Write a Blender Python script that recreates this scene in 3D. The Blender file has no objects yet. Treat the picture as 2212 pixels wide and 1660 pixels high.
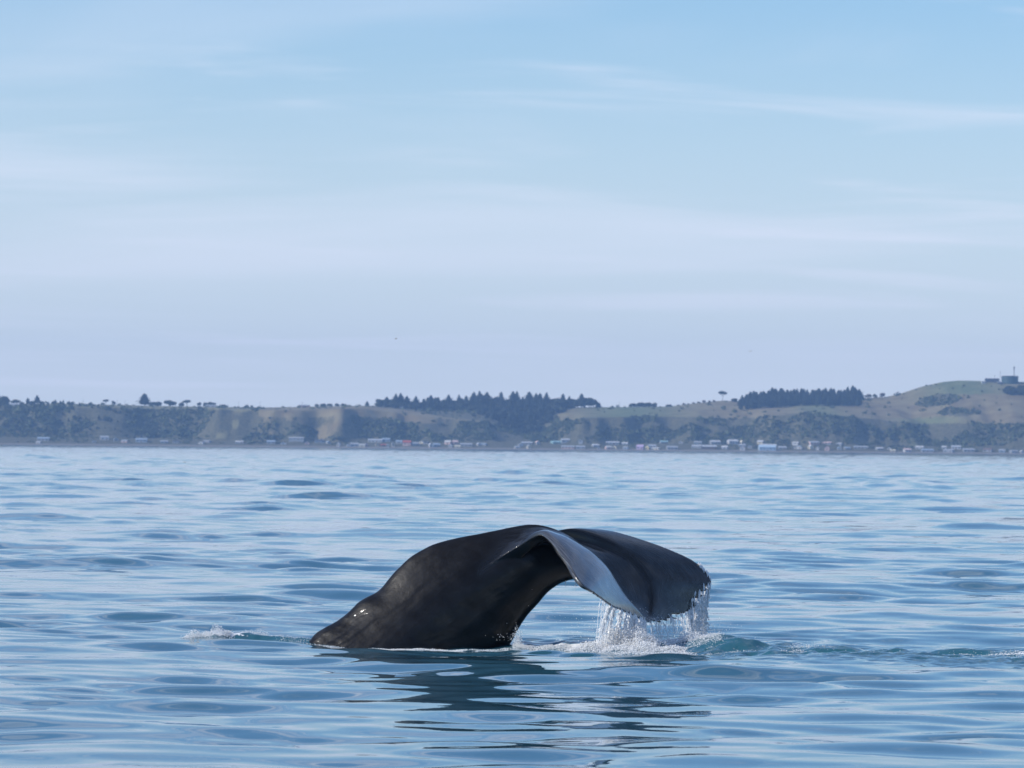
import bpy, bmesh, math, random
import numpy as np
from mathutils import Vector, Matrix, kdtree

# ------------------------------------------------------------------ camera, sky, sun, exposure
sc = bpy.context.scene
FPX, PW, PH = 10500.0, 2212.0, 1660.0          # focal length in pixels of a 2212 x 1660 picture
CAMH = 2.6
PITCH, ROLL = math.atan((966.5 - 830) / FPX), math.radians(0.545)
f_ = Vector((0, math.cos(PITCH), math.sin(PITCH)))
u0 = Vector((0, -math.sin(PITCH), math.cos(PITCH)))
r0 = Vector((1, 0, 0))
u_ = u0 * math.cos(ROLL) - r0 * math.sin(ROLL)
r_ = r0 * math.cos(ROLL) + u0 * math.sin(ROLL)
cam = bpy.data.cameras.new('camera')
camo = bpy.data.objects.new('camera', cam)
sc.collection.objects.link(camo)
m3 = Matrix((r_, u_, -f_)).transposed()
camo.matrix_world = Matrix.Translation((0, 0, CAMH)) @ m3.to_4x4()
cam.sensor_width = 36
cam.lens = 36 * FPX / PW
cam.clip_start, cam.clip_end = 0.5, 60000
cam.dof.use_dof = True
cam.dof.focus_distance = 64.8
cam.dof.aperture_fstop = 6.5
sc.camera = camo

SUN_AZ, SUN_EL = math.radians(-107), math.radians(33)   # azimuth measured from +Y towards +X
sdir = Vector((math.cos(SUN_EL) * math.sin(SUN_AZ), math.cos(SUN_EL) * math.cos(SUN_AZ), math.sin(SUN_EL)))
sun = bpy.data.lights.new('sun', 'SUN')
sun.energy, sun.angle, sun.color = 4.4, math.radians(0.53), (1, 0.95, 0.88)
suno = bpy.data.objects.new('sun', sun)
suno.rotation_euler = sdir.to_track_quat('Z', 'Y').to_euler()
sc.collection.objects.link(suno)

W = bpy.data.worlds.new('World')
sc.world = W
W.use_nodes = True
N, L = W.node_tree.nodes, W.node_tree.links
N.clear()
out = N.new('ShaderNodeOutputWorld')
bg = N.new('ShaderNodeBackground')
bg.inputs[1].default_value = 0.148
sky = N.new('ShaderNodeTexSky')
sky.sky_type = 'NISHITA'
sky.sun_disc = False
sky.sun_elevation = SUN_EL
sky.sun_rotation = SUN_AZ
sky.altitude = 0
sky.air_density, sky.dust_density, sky.ozone_density = 1.0, 0.3, 4.0
tc = N.new('ShaderNodeTexCoord')
sep = N.new('ShaderNodeSeparateXYZ')
L.new(tc.outputs['Generated'], sep.inputs[0])
def wmath(op, a, b=None, clamp=False):
    n = N.new('ShaderNodeMath'); n.operation = op; n.use_clamp = clamp
    for i, v in enumerate((a, b)):
        if v is None: continue
        if isinstance(v, (int, float)): n.inputs[i].default_value = v
        else: L.new(v, n.inputs[i])
    return n.outputs[0]
# thin cirrus: streaks drawn out sideways, seen low over the horizon, plus a broad soft bank
def cirrus(sx, sz, seed, lo, hi, amp, dist=0.7, tilt=0.0):
    c = N.new('ShaderNodeCombineXYZ')
    az = wmath('ARCTAN2', sep.outputs[0], sep.outputs[1])
    L.new(wmath('MULTIPLY', az, sx), c.inputs[0])
    lg = wmath('LOGARITHM', wmath('ADD', wmath('MAXIMUM', sep.outputs[2], 0.0), 0.05), 2.718)
    L.new(wmath('ADD', wmath('MULTIPLY', lg, sz), wmath('MULTIPLY', az, tilt)), c.inputs[1]); c.inputs[2].default_value = seed
    n = N.new('ShaderNodeTexNoise'); n.inputs['Scale'].default_value = 1.0; n.inputs['Detail'].default_value = 5; n.inputs['Roughness'].default_value = 0.5; n.inputs['Distortion'].default_value = dist
    L.new(c.outputs[0], n.inputs['Vector'])
    r = N.new('ShaderNodeMapRange'); r.inputs[1].default_value = lo; r.inputs[2].default_value = hi; r.inputs[4].default_value = amp; r.clamp = True; r.interpolation_type = 'SMOOTHSTEP'
    L.new(n.outputs['Fac'], r.inputs[0]); return r.outputs[0]
cl = wmath('ADD', cirrus(9.0, 13.0, 4.3, 0.52, 0.78, 0.55, 0.5, 2.0), cirrus(5.0, 4.5, 7.9, 0.48, 0.75, 0.55, 0.6), True)
# haze near the horizon, thin cirrus deck overhead with holes in it
hz = N.new('ShaderNodeMapRange'); hz.inputs[1].default_value = 0.0; hz.inputs[2].default_value = 0.11; hz.inputs[3].default_value = 0.85; hz.inputs[4].default_value = 0.04; hz.clamp = True; hz.interpolation_type = 'SMOOTHSTEP'
L.new(sep.outputs[2], hz.inputs[0])
skyc = N.new('ShaderNodeMix'); skyc.data_type = 'RGBA'; skyc.blend_type = 'MULTIPLY'; skyc.inputs[0].default_value = 1.0
L.new(sky.outputs[0], skyc.inputs[6]); skyc.inputs[7].default_value = (0.66, 0.82, 0.98, 1)
mixc = N.new('ShaderNodeMix'); mixc.data_type = 'RGBA'
L.new(hz.outputs[0], mixc.inputs[0]); L.new(skyc.outputs[2], mixc.inputs[6]); mixc.inputs[7].default_value = (5.3, 5.85, 6.75, 1)
mixd = N.new('ShaderNodeMix'); mixd.data_type = 'RGBA'
L.new(cl, mixd.inputs[0]); L.new(mixc.outputs[2], mixd.inputs[6]); mixd.inputs[7].default_value = (5.7, 6.1, 7.1, 1)
mixc = mixd
L.new(mixc.outputs[2], bg.inputs[0]); L.new(bg.outputs[0], out.inputs[0])

sc.view_settings.view_transform = 'Standard'
sc.view_settings.look = 'None'
sc.view_settings.exposure = 0.0
sc.view_settings.gamma = 1
sc.view_settings.use_curve_mapping = False
sc.render.engine = 'CYCLES'
sc.cycles.use_denoising = True
sc.cycles.max_bounces = 6
sc.cycles.glossy_bounces = 4
sc.cycles.transmission_bounces = 4
sc.cycles.transparent_max_bounces = 6
sc.cycles.volume_bounces = 0
sc.cycles.caustics_reflective = False
sc.cycles.caustics_refractive = False
sc.cycles.sample_clamp_indirect = 8

random.seed(11)
rng = np.random.default_rng(5)
COL = sc.collection

# ------------------------------------------------------------------ helpers
def at(px, py, Y):
    d = r_ * ((px - PW / 2) / FPX) + u_ * (-(py - PH / 2) / FPX) + f_
    s = Y / d.y
    return Vector((0, 0, CAMH)) + d * s
def on_plane(px, py, z=0.0):
    d = r_ * ((px - PW / 2) / FPX) + u_ * (-(py - PH / 2) / FPX) + f_
    s = (z - CAMH) / d.z
    return Vector((0, 0, CAMH)) + d * s
def hor(px):                                  # picture height of the true horizon
    return 966.5 + (px - PW / 2) * math.tan(ROLL)
def add_mesh(name, verts, faces, mat=None, parent=None, smooth=True, loc=None):
    me = bpy.data.meshes.new(name)
    v = np.asarray(verts, np.float32)
    if isinstance(faces, np.ndarray):
        k = faces.shape[1]; n = len(faces)
        me.vertices.add(len(v)); me.vertices.foreach_set('co', v.ravel())
        me.loops.add(n * k); me.loops.foreach_set('vertex_index', faces.astype(np.int32).ravel())
        me.polygons.add(n); me.polygons.foreach_set('loop_start', np.arange(n, dtype=np.int32) * k)
        try: me.polygons.foreach_set('loop_total', np.full(n, k, np.int32))
        except Exception: pass
        me.update(calc_edges=True); me.validate()
    else:
        me.from_pydata([tuple(p) for p in v.tolist()], [], faces); me.update()
    if smooth: me.polygons.foreach_set('use_smooth', np.ones(len(me.polygons), bool))
    if mat: me.materials.append(mat)
    return link(name, me, parent, loc)
def link(name, me, parent=None, loc=None):
    o = bpy.data.objects.new(name, me); COL.objects.link(o)
    if parent: o.parent = parent
    if loc is not None: o.location = loc
    return o
def tag(o, label, cat, group=None):
    o['label'] = label; o['category'] = cat
    if group: o['group'] = group
    return o
def empty(name, loc, label, cat, group=None, rz=0.0, s=1.0):
    o = bpy.data.objects.new(name, None); COL.objects.link(o)
    o.empty_display_size = 0.1; o.location = loc; o.rotation_euler = (0, 0, rz); o.scale = (s,) * 3 if not isinstance(s, tuple) else s
    return tag(o, label, cat, group)
def attr(o, name, vals):
    a = o.data.attributes.new(name, 'FLOAT', 'POINT'); a.data.foreach_set('value', np.asarray(vals, np.float32))
def vnoise(x, y, seed=0):                     # smooth value noise, numpy
    r = np.random.default_rng(seed); T = r.random((256, 256))
    xi, yi = np.floor(x).astype(int), np.floor(y).astype(int)
    fx, fy = x - xi, y - yi
    fx = fx * fx * fx * (fx * (fx * 6 - 15) + 10); fy = fy * fy * fy * (fy * (fy * 6 - 15) + 10)
    g = lambda a, b: T[a % 256, b % 256]
    return (g(xi, yi) * (1 - fx) + g(xi + 1, yi) * fx) * (1 - fy) + (g(xi, yi + 1) * (1 - fx) + g(xi + 1, yi + 1) * fx) * fy
def fbm(x, y, seed=0, oct=4, gain=0.5):
    t, a, s = 0, 1.0, 0
    for i in range(oct):
        t = t + a * (vnoise(x * 2 ** i + 17.3 * i, y * 2 ** i + 9.1 * i, seed + i) - 0.5); s += a; a *= gain
    return t / s * 2

class NT:
    def __init__(s, name):
        s.m = bpy.data.materials.new(name); s.m.use_nodes = True
        s.n, s.l = s.m.node_tree.nodes, s.m.node_tree.links
        s.b = s.n['Principled BSDF']
    def node(s, t, **k):
        n = s.n.new(t)
        for a, b in k.items(): setattr(n, a, b)
        return n
    def put(s, sock, v):
        if isinstance(v, (int, float, tuple)): sock.default_value = v if not isinstance(v, tuple) or len(v) != 3 or sock.type == 'VECTOR' else (*v, 1)
        else: s.l.new(v, sock)
    def noise(s, scale, detail=4, vec=None, rough=0.5, dist=0.0):
        n = s.node('ShaderNodeTexNoise'); n.inputs['Scale'].default_value = scale; n.inputs['Detail'].default_value = detail
        n.inputs['Roughness'].default_value = rough; n.inputs['Distortion'].default_value = dist
        if vec is not None: s.l.new(vec, n.inputs['Vector'])
        return n.outputs['Fac']
    def rng(s, v, a, b, c=0.0, d=1.0):
        n = s.node('ShaderNodeMapRange'); s.put(n.inputs[0], v)
        for i, q in enumerate((a, b, c, d)): n.inputs[i + 1].default_value = q
        return n.outputs[0]
    def mix(s, f, a, b, mode='MIX'):
        n = s.node('ShaderNodeMix', data_type='RGBA', blend_type=mode); s.put(n.inputs[0], f); s.put(n.inputs[6], a); s.put(n.inputs[7], b)
        return n.outputs[2]
    def math(s, op, a, b=None, clamp=False):
        n = s.node('ShaderNodeMath', operation=op, use_clamp=clamp); s.put(n.inputs[0], a)
        if b is not None: s.put(n.inputs[1], b)
        return n.outputs[0]
    def attr(s, name): return s.node('ShaderNodeAttribute', attribute_name=name).outputs['Fac']
    def obj(s): return s.node('ShaderNodeTexCoord').outputs['Object']
    def pos(s): return s.node('ShaderNodeNewGeometry').outputs['Position']
    def scale(s, vec, x, y, z):
        n = s.node('ShaderNodeVectorMath', operation='MULTIPLY'); s.l.new(vec, n.inputs[0]); n.inputs[1].default_value = (x, y, z); return n.outputs[0]
    def bump(s, h, strength=0.3, dist=0.02, nrm=None):
        n = s.node('ShaderNodeBump'); n.inputs['Strength'].default_value = strength; n.inputs['Distance'].default_value = dist
        s.put(n.inputs['Height'], h)
        if nrm is not None: s.l.new(nrm, n.inputs['Normal'])
        return n.outputs[0]
    def set(s, **k):
        for a, v in k.items(): s.put(s.b.inputs[a.replace('_', ' ')], v)
        return s.m
def plain(name, col, rough=0.7, var=0.25, scale=1.5):
    t = NT(name); n = t.noise(scale, 4, t.obj())
    return t.set(Base_Color=t.mix(t.rng(n, 0.3, 0.7), tuple(c * (1 - var) for c in col), tuple(min(1, c * (1 + var)) for c in col)), Roughness=rough)

# ------------------------------------------------------------------ the sea
Y0 = 65.2                                     # distance of the whale's midline
wr = np.random.default_rng(21)
comps = []
for lo, hi, n, srms in ((0.5, 0.9, 30, 0.013), (0.9, 1.9, 40, 0.040), (1.9, 4.0, 34, 0.040), (4.0, 11.0, 28, 0.019), (12.0, 30.0, 16, 0.009)):
    lam = np.exp(wr.uniform(np.log(lo), np.log(hi), n)); th = wr.normal(math.pi / 2, 0.85, n)
    k = 2 * np.pi / lam; amp = srms * math.sqrt(2 / n) / k
    comps += [(a, kk * math.cos(t), kk * math.sin(t), p, l) for a, kk, t, p, l in zip(amp, k, th, wr.uniform(0, 6.28, n), lam)]

def gs(x, c, s): return np.exp(-((x - c) / s) ** 2)
def px_x(px, py=1390): return on_plane(px, py).x
def on_near(px, py):                          # a point on the water round the whale
    Y = Y0 - (py - 1387) * 0.062
    p = at(px, 1390, Y); return Vector((p.x, Y, 0))
XW = {p: on_plane(p, 1388).x for p in (400, 470, 540, 680, 900, 1110, 1200, 1300, 1400, 1500, 1565, 1640, 1760, 1900, 2100, 2212)}
def path_y(px_list):                          # water line through picture points -> (xs, ys)
    q = [on_near(*p) for p in px_list]; return np.array([v.x for v in q]), np.array([v.y for v in q])
WAKE = path_y([(1480, 1402), (1560, 1408), (1680, 1418), (1800, 1420), (1950, 1424), (2100, 1428), (2240, 1434), (2500, 1446)])
LEFT = path_y([(380, 1384), (460, 1383), (540, 1380), (600, 1382), (690, 1386)])
def turb(x, y):                               # aerated, broken water of the wake (0..1)
    wy = np.interp(x, *WAKE)
    a = 1 / (1 + np.exp(-(x - XW[1500]) / 0.12)) * (0.75 * np.exp(-((y - wy + 0.9) / 2.0) ** 2))
    b = gs(y, Y0 - 0.15, 0.55) / (1 + np.exp(-(x - XW[1110]) / 0.1)) / (1 + np.exp((x - XW[1565]) / 0.2))
    c = gs(y, np.interp(x, *LEFT), 0.4) / (1 + np.exp(-(x - XW[400]) / 0.05)) / (1 + np.exp((x - XW[680]) / 0.08)) * 0.6
    return np.clip(np.maximum(np.maximum(a, b), c), 0, 1)
def local_h(x, y):
    h = np.zeros_like(x)
    near = (y > Y0 - 9) & (y < Y0 + 9) & (np.abs(x) < 14)
    X, Y = x[near], y[near]
    q = np.zeros_like(X)
    # smooth bulge around the tail stock
    q += -0.09 * gs(X, (XW[900] + XW[1110]) / 2 + 0.2, 1.9) * gs(Y, Y0 - 0.9, 1.0)
    # the water dips in front of it
    q += -0.05 * gs(X, (XW[900] + XW[1500]) / 2, 3.4) * gs(Y, Y0 - 2.6, 1.2)
    # wavelet at the left
    ly = np.interp(X, *LEFT)
    q += (0.07 * gs(X, XW[470] + 0.1, 0.48) + 0.06 * gs(X, XW[540] + 0.45, 0.55)) * np.where(Y > ly, gs(Y, ly, 0.30), gs(Y, ly, 0.17))
    # teal swell and broken ridges of the wake at the right
    wy = np.interp(X, *WAKE)
    ridge = lambda c, s, a, off, w: 1.35 * a * gs(X, c, s) * gs(Y, wy + off, w)
    q += ridge(XW[1565], 0.55, 0.12, 0.05, 0.5) + ridge(XW[1640] + 0.35, 0.5, 0.05, 0.3, 0.35) + ridge(XW[1760] + 0.15, 0.4, 0.06, 0.0, 0.35)
    q += ridge(XW[1900], 0.4, 0.05, -0.4, 0.3) + ridge(XW[1900] + 0.75, 0.35, 0.04, 0.2, 0.22) + ridge(XW[2100], 0.4, 0.05, 0.2, 0.3) + ridge(XW[2100] + 0.6, 0.4, 0.05, 0.0, 0.25)
    q += ridge(XW[1640] + 0.2, 0.8, 0.05, -0.95, 0.34) + ridge(XW[1760] + 0.2, 0.8, 0.045, -1.6, 0.36)
    t = turb(X, Y)
    ch = 0.6 - np.abs(fbm(X * 2.2, Y * 2.6, 40, 3)) * 2.4
    q += t * (0.045 * ch + 0.020 * fbm(X * 9, Y * 6, 50, 3))
    # splash mound under the falling water
    lump_ = 0.65 + 0.7 * fbm(X * 7, Y * 5, 71, 3)
    q += lump_ * (0.15 * gs(X, (XW[1300] + XW[1400]) / 2 + 0.05, 0.42) * gs(Y, Y0 - 0.8, 0.4) + 0.05 * gs(X, XW[1200] + 0.2, 0.5) * gs(Y, Y0 - 0.5, 0.2) + 0.09 * gs(X, XW[1500], 0.26) * gs(Y, Y0 + 0.7, 0.4))
    # ring ripples from the falling water
    for cxp, cyp, am in ((XW[1400], Y0 - 0.3, 0.012), (XW[1110], Y0 - 0.3, 0.009), (XW[1500], Y0 + 0.8, 0.010)):
        rr = np.hypot(X - cxp, Y - cyp)
        q += am * np.sin(rr * 11) * np.exp(-((rr - 1.6) / 1.1) ** 2)
    h[near] = q
    return h
def sea_h(x, y, dx=0.02, dy=0.05):
    z = np.zeros_like(x)
    for a, kx, ky, p, lam in comps:
        w = np.clip((6.283 / np.maximum(np.maximum(abs(kx) * dx, abs(ky) * dy * 0.7), 1e-6) - 2.0) / 2.0, 0, 1)
        if lam > 3.0: w = w * (1 + 1.3 * np.clip((y - 110) / 250, 0, 1))     # more swell out in the bay
        z += a * w * np.sin(kx * x + ky * y + p)
    # waves come in sets with calmer water between them
    return z * np.clip(0.76 + 1.2 * fbm(x / 3.2 + 40, y / 5.5 + 40, 131, 2), 0.35, 1.6)
def water_z(x, y):
    x = np.atleast_1d(np.asarray(x, float)); y = np.atleast_1d(np.asarray(y, float))
    return calm(x, y) * sea_h(x, y) + local_h(x, y)
def calm(x, y):                               # the diving tail stirs the water in front of it
    return 1 + 0.4 * gs(x, 0.8, 3.5) * gs(y, Y0 - 7, 5.0)

ys = [-300, -120, -40, 0, 10, 18, 26, 32]
y = 35.0
while y < 39: ys.append(y); y += 0.3
while y < 60: ys.append(y); y += 0.085
while y < 70: ys.append(y); y += 0.045
while y < 120: ys.append(y); y *= 1.0024
while y < 700: ys.append(y); y *= 1.0042
while y < 2600: ys.append(y); y *= 1.0034
while y < 5080: ys.append(y); y *= 1.006
ys = np.array(ys)
NC = 510
core = np.linspace(-1, 1, NC)
edge = 1 + np.array([0.03, 0.08, 0.18, 0.4, 1.0, 2.5, 7, 20])
us = np.concatenate([-edge[::-1], core, edge])
YY, UU = np.meshgrid(ys, us, indexing='ij')
half = 0.128 * np.abs(YY) + 1.2
XX = UU * half
DY = np.gradient(ys)[:, None] * np.ones_like(XX)
DX = np.gradient(XX, axis=1)
ZZ = np.zeros_like(XX)
ZZ = sea_h(XX, YY, DX, np.minimum(DY, 6)) * calm(XX, YY) + local_h(XX.ravel(), YY.ravel()).reshape(XX.shape)
ZZ[YY < 30] = 0
nr, nc = XX.shape
idx = np.arange(nr * nc).reshape(nr, nc)
F = np.stack([idx[:-1, :-1], idx[:-1, 1:], idx[1:, 1:], idx[1:, :-1]], -1).reshape(-1, 4)
T = turb(XX.ravel(), YY.ravel()) * (np.abs(YY.ravel() - Y0) < 9)
# froth lying on the water: by the tail, under the falling water, along the wake
FX, FY = XX.ravel(), YY.ravel()
fo = np.zeros_like(FX)
sel = (np.abs(FY - Y0) < 9) & (np.abs(FX) < 14)
X, Yv = FX[sel], FY[sel]
fm = 1.1 * gs(X, (XW[1300] + XW[1400]) / 2, 0.75) * gs(Yv, Y0 - 0.8, 0.5)
fm += 0.75 * gs(Yv, np.interp(X, [XW[1110], XW[1500]], [Y0 - 0.2, Y0 - 0.5]), 0.16) * (X > XW[1110]) * (X < XW[1565])
fm += 0.8 * gs(X, XW[1500], 0.35) * gs(Yv, Y0 + 0.5, 0.6)
wk = np.interp(X, *WAKE)
fm += 0.62 * gs(X, XW[2100] + 0.45, 0.75) * gs(Yv, wk - 0.5, 0.5) + 0.22 * gs(X, XW[1760] - 0.1, 0.25) * gs(Yv, wk + 0.1, 0.3)
fm += 0.26 * gs(Yv, wk - 0.5, 0.9) * (X > XW[1565])
fm += 0.8 * gs(X, XW[470], 0.4) * gs(Yv, np.interp(X, *LEFT), 0.22)
fo[sel] = fm
sea = NT('sea_water')
P = sea.pos()
w1 = sea.noise(9, 3, sea.scale(P, 1, 0.55, 1), 0.5, 0.4)
w2 = sea.noise(3.0, 2, sea.scale(P, 0.8, 0.6, 1), 0.5, 0.6)
fz = sea.noise(14, 6, P, 0.62, 0.8)
fzv = sea.node('ShaderNodeTexVoronoi', feature='DISTANCE_TO_EDGE'); fzv.inputs['Scale'].default_value = 7.0
sea.l.new(sea.scale(P, 1, 0.8, 1), fzv.inputs['Vector'])
cellf = sea.rng(fzv.outputs['Distance'], 0.0, 0.22, 0.22, 0.0)
fmask = sea.rng(sea.math('SUBTRACT', sea.math('ADD', sea.math('MULTIPLY', sea.attr('froth'), 0.72), cellf), sea.math('MULTIPLY', fz, 1.0)), -0.02, 0.12)
tq = sea.attr('aerated')
base = sea.mix(tq, (0.030, 0.115, 0.172), (0.016, 0.092, 0.120))
base = sea.mix(fmask, base, (0.78, 0.80, 0.82))
hgt = sea.math('ADD', sea.math('MULTIPLY', w1, sea.math('ADD', sea.math('MULTIPLY', tq, 1.0), 0.05)), sea.math('MULTIPLY', w2, 0.2))
hgt = sea.math('ADD', hgt, sea.math('MULTIPLY', sea.math('MULTIPLY', fz, fmask), 1.2))
seam = sea.set(Base_Color=base, Roughness=sea.math('ADD', sea.math('MULTIPLY', fmask, 0.6), sea.attr('ripple')), IOR=1.333, Normal=sea.bump(hgt, 0.5, 0.012))
so = add_mesh('sea', np.stack([XX, YY, ZZ], -1).reshape(-1, 3), F, seam)
so['kind'] = 'structure'
attr(so, 'aerated', T); attr(so, 'froth', fo)
attr(so, 'ripple', np.interp(FY, [40, 120, 400, 1200, 5020], [0.004, 0.008, 0.02, 0.05, 0.09]))   # ripples too small for the mesh far out

# ------------------------------------------------------------------ coast: terrain
def line(pts):
    a = np.array(pts, float); return lambda p: np.interp(p, a[:, 0], a[:, 1])
L1 = line([(-900, 890), (-400, 886), (0, 880), (150, 878), (225, 879), (300, 882), (476, 883), (554, 886), (640, 887), (730, 884), (770, 882), (840, 890), (905, 899), (980, 906), (1060, 914), (1120, 932), (1180, 925), (1220, 912), (1260, 904), (1330, 902), (1420, 901), (1480, 902), (1560, 906), (1600, 906), (1660, 901), (1740, 893), (1800, 900), (1860, 905), (1900, 906), (1940, 914), (2000, 918), (2100, 917), (2212, 919), (2600, 915), (5220, 920)])
L2 = line([(-900, 880), (-400, 876), (0, 872), (150, 873.5), (300, 877), (476, 879.5), (554, 880.5), (640, 879), (730, 877), (805, 877), (840, 879), (870, 882), (905, 883), (1033, 880), (1110, 882), (1214, 881), (1299, 880), (1359, 880), (1459, 879), (1522, 872), (1585, 866), (1660, 870), (1770, 867), (1868, 863), (1920, 860), (1958, 858), (1996, 849), (2033, 837), (2083, 826), (2121, 823), (2169, 824), (2212, 825), (2350, 828), (2700, 850), (5220, 860)])
gx = np.concatenate([np.arange(-3000, -900, 25.0), np.arange(-900, 900.1, 4.0), np.arange(925, 3001, 25.0)])
gy = np.concatenate([np.arange(5010, 5040, 3), np.arange(5040, 5180, 3.5), np.arange(5180, 5360, 7), np.arange(5360, 5740, 25)])
def terrain(X, Y):
    pxl = PW / 2 + X / 5100 * FPX
    ph = 966.5 + (pxl - PW / 2) * math.tan(ROLL)
    spur = 56 * fbm(X / 58.0, np.zeros_like(X) + 3.3, 7, 3) + 16 * fbm(X / 17.0, Y / 60.0, 8, 2)
    for c, s, a in ((735, 38, -34), (690, 25, 26), (330, 60, 24), (470, 45, -24), (1135, 60, 45), (1260, 45, -18), (1400, 30, 16), (1590, 40, 20), (1740, 70, -20), (1945, 30, -22), (2010, 30, 14), (2140, 40, 14)):
        spur = spur + a * np.exp(-((pxl - c) / s) ** 2)
    Yf = 5086 + spur * 0.55
    Yt = 5148 + spur
    z1 = CAMH + (ph - L1(pxl)) / FPX * Yt
    z2 = CAMH + (ph - L2(pxl)) / FPX * 5360
    shore = np.interp(Y, [5010, 5020, 5026, 5034, 5042, 5060, 5082], [-2.0, -0.3, 0.9, 1.7, 2.4, 4.8, 8.0])
    t = np.clip((Y - Yf) / (Yt - Yf), 0, 1)
    tt = t ** 1.15 * (1 - 0.25 * t) / 0.75
    tt = np.clip(tt, 0, 1)
    zc = 8.0 + (z1 - 8.0) * tt
    t2 = np.clip((Y - Yt) / (5360 - Yt), 0, 1)
    zu = z1 + (z2 - z1) * (t2 + 0.25 * t2 * (1 - t2))
    zb = z2 - (Y - 5360) * 0.02
    z = np.where(Y < Yf, np.minimum(shore, 8.0), np.where(Y < Yt, zc, np.where(Y < 5360, zu, zb)))
    z = z + np.where((Y > Yf), 1.0, 0.0) * (fbm(X / 30, Y / 30, 12, 3) * 2.2 * np.sin(np.pi * np.clip(t * 0.9 + 0.1, 0, 1)) + fbm(X / 70, Y / 70, 15, 3) * 2.0 * np.sin(np.pi * t2))
    return z, t, t2, pxl
GY, GX = np.meshgrid(gy, gx, indexing='ij')
GZ, Tc, Tu, PXL = terrain(GX, GY)
nr, nc = GX.shape
idx = np.arange(nr * nc).reshape(nr, nc)
HF = np.stack([idx[:-1, :-1], idx[:-1, 1:], idx[1:, 1:], idx[1:, :-1]], -1).reshape(-1, 4)
def grassy(pxl, t, t2, X, Y):                 # open grass (1) or scrub (0)
    g = np.where(t2 > 0.02, 1.0, 0.0)
    sp = np.exp(-((pxl - (762 - 75 * (1 - t))) / (26 + 10 * t)) ** 2)            # pale grass spur
    sp = np.maximum(sp, 0.9 * np.exp(-((pxl - (1975 - 25 * t)) / (15)) ** 2) * (pxl < 2060))  # bare scree at the right
    up = np.clip((t - 0.62) / 0.2, 0, 1) * ((pxl > 560) & (pxl < 960))
    dry = 0.75 * np.clip(fbm(X / 16, Y / 30, 33, 3) * 2.6 + 0.05, 0, 1) * ((pxl > 470) & (pxl < 700))
    rimg = np.clip((t - 0.93) / 0.05, 0, 1) * ((pxl > 165) & (pxl < 570))
    g = np.maximum(np.maximum(g, sp * (t > 0) * (0.72 + 0.8 * fbm(X / 9, Y / 14, 44, 2))), np.maximum(np.maximum(up, rimg), dry * (t > 0)))
    wood = ((pxl > 800) & (pxl < 1210) & (t2 > 0.05) & (pxl > 980 - 250 * t2))
    g = np.where(wood, 0.0, g)
    hol = np.exp(-((pxl - 2055) / 55) ** 2 - ((t2 - 0.55) / 0.17) ** 2) + 0.8 * np.exp(-((pxl - 2090) / 60) ** 2 - ((t2 - 0.22) / 0.1) ** 2)
    g = np.where(hol > 0.45, np.minimum(g, 0.2), g)
    return g
GR = grassy(PXL, Tc, Tu, GX, GY)
GRN = np.clip(np.exp(-((PXL - 1370) / 110) ** 2) + 0.8 * np.exp(-((PXL - 1780) / 50) ** 2) + np.exp(-((PXL - 2120) / 90) ** 2) * (Tu > 0.62) + 0.9 * np.exp(-((PXL - 2020) / 70) ** 2) * (Tu < 0.15) + 0.35 * (PXL < 560), 0, 1)
tm = NT('hill_ground')
Pp = tm.pos()
n1 = tm.noise(0.05, 5, Pp); n2 = tm.noise(0.35, 4, Pp)
dryc = tm.mix(tm.rng(n1, 0.35, 0.65), (0.17, 0.13, 0.07), (0.24, 0.20, 0.105))
grnc = tm.mix(tm.rng(n1, 0.35, 0.65), (0.11, 0.14, 0.06), (0.17, 0.19, 0.08))
grs = tm.mix(tm.attr('green'), dryc, grnc)
scrub = tm.mix(tm.rng(n2, 0.3, 0.7), (0.04, 0.048, 0.024), (0.15, 0.13, 0.07))
gm = tm.rng(tm.math('ADD', tm.attr('grass'), tm.math('MULTIPLY', tm.math('SUBTRACT', n2, 0.5), 0.5)), 0.35, 0.65)
hc = tm.mix(gm, scrub, grs)
beach = tm.mix(n2, (0.16, 0.145, 0.13), (0.24, 0.22, 0.19))
hc = tm.mix(tm.attr('beach'), hc, beach)
hm = tm.set(Base_Color=hc, Roughness=0.95, Normal=tm.bump(n2, 0.6, 1.0))
hills = add_mesh('hills', np.stack([GX, GY, GZ], -1).reshape(-1, 3), HF, hm)
hills['kind'] = 'structure'
attr(hills, 'grass', GR.ravel()); attr(hills, 'green', GRN.ravel()); attr(hills, 'beach', (GY.ravel() < 5036) * 1.0)
def tz(x, y):
    return float(terrain(np.array([float(x)]), np.array([float(y)]))[0][0])
def hill_at(px, py, y0=5025, y1=5365):        # first terrain point the picture point falls on
    Ys = np.arange(y0, y1, 1.0); d = at(px, py, 1.0) - Vector((0, 0, CAMH))
    xs = d.x / d.y * Ys; zs = CAMH + d.z / d.y * Ys
    g = terrain(xs, Ys)[0]; hit = np.nonzero(g >= zs)[0]
    i = hit[0] if len(hit) else len(Ys) - 1
    return Vector((xs[i], Ys[i], g[i]))

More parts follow.
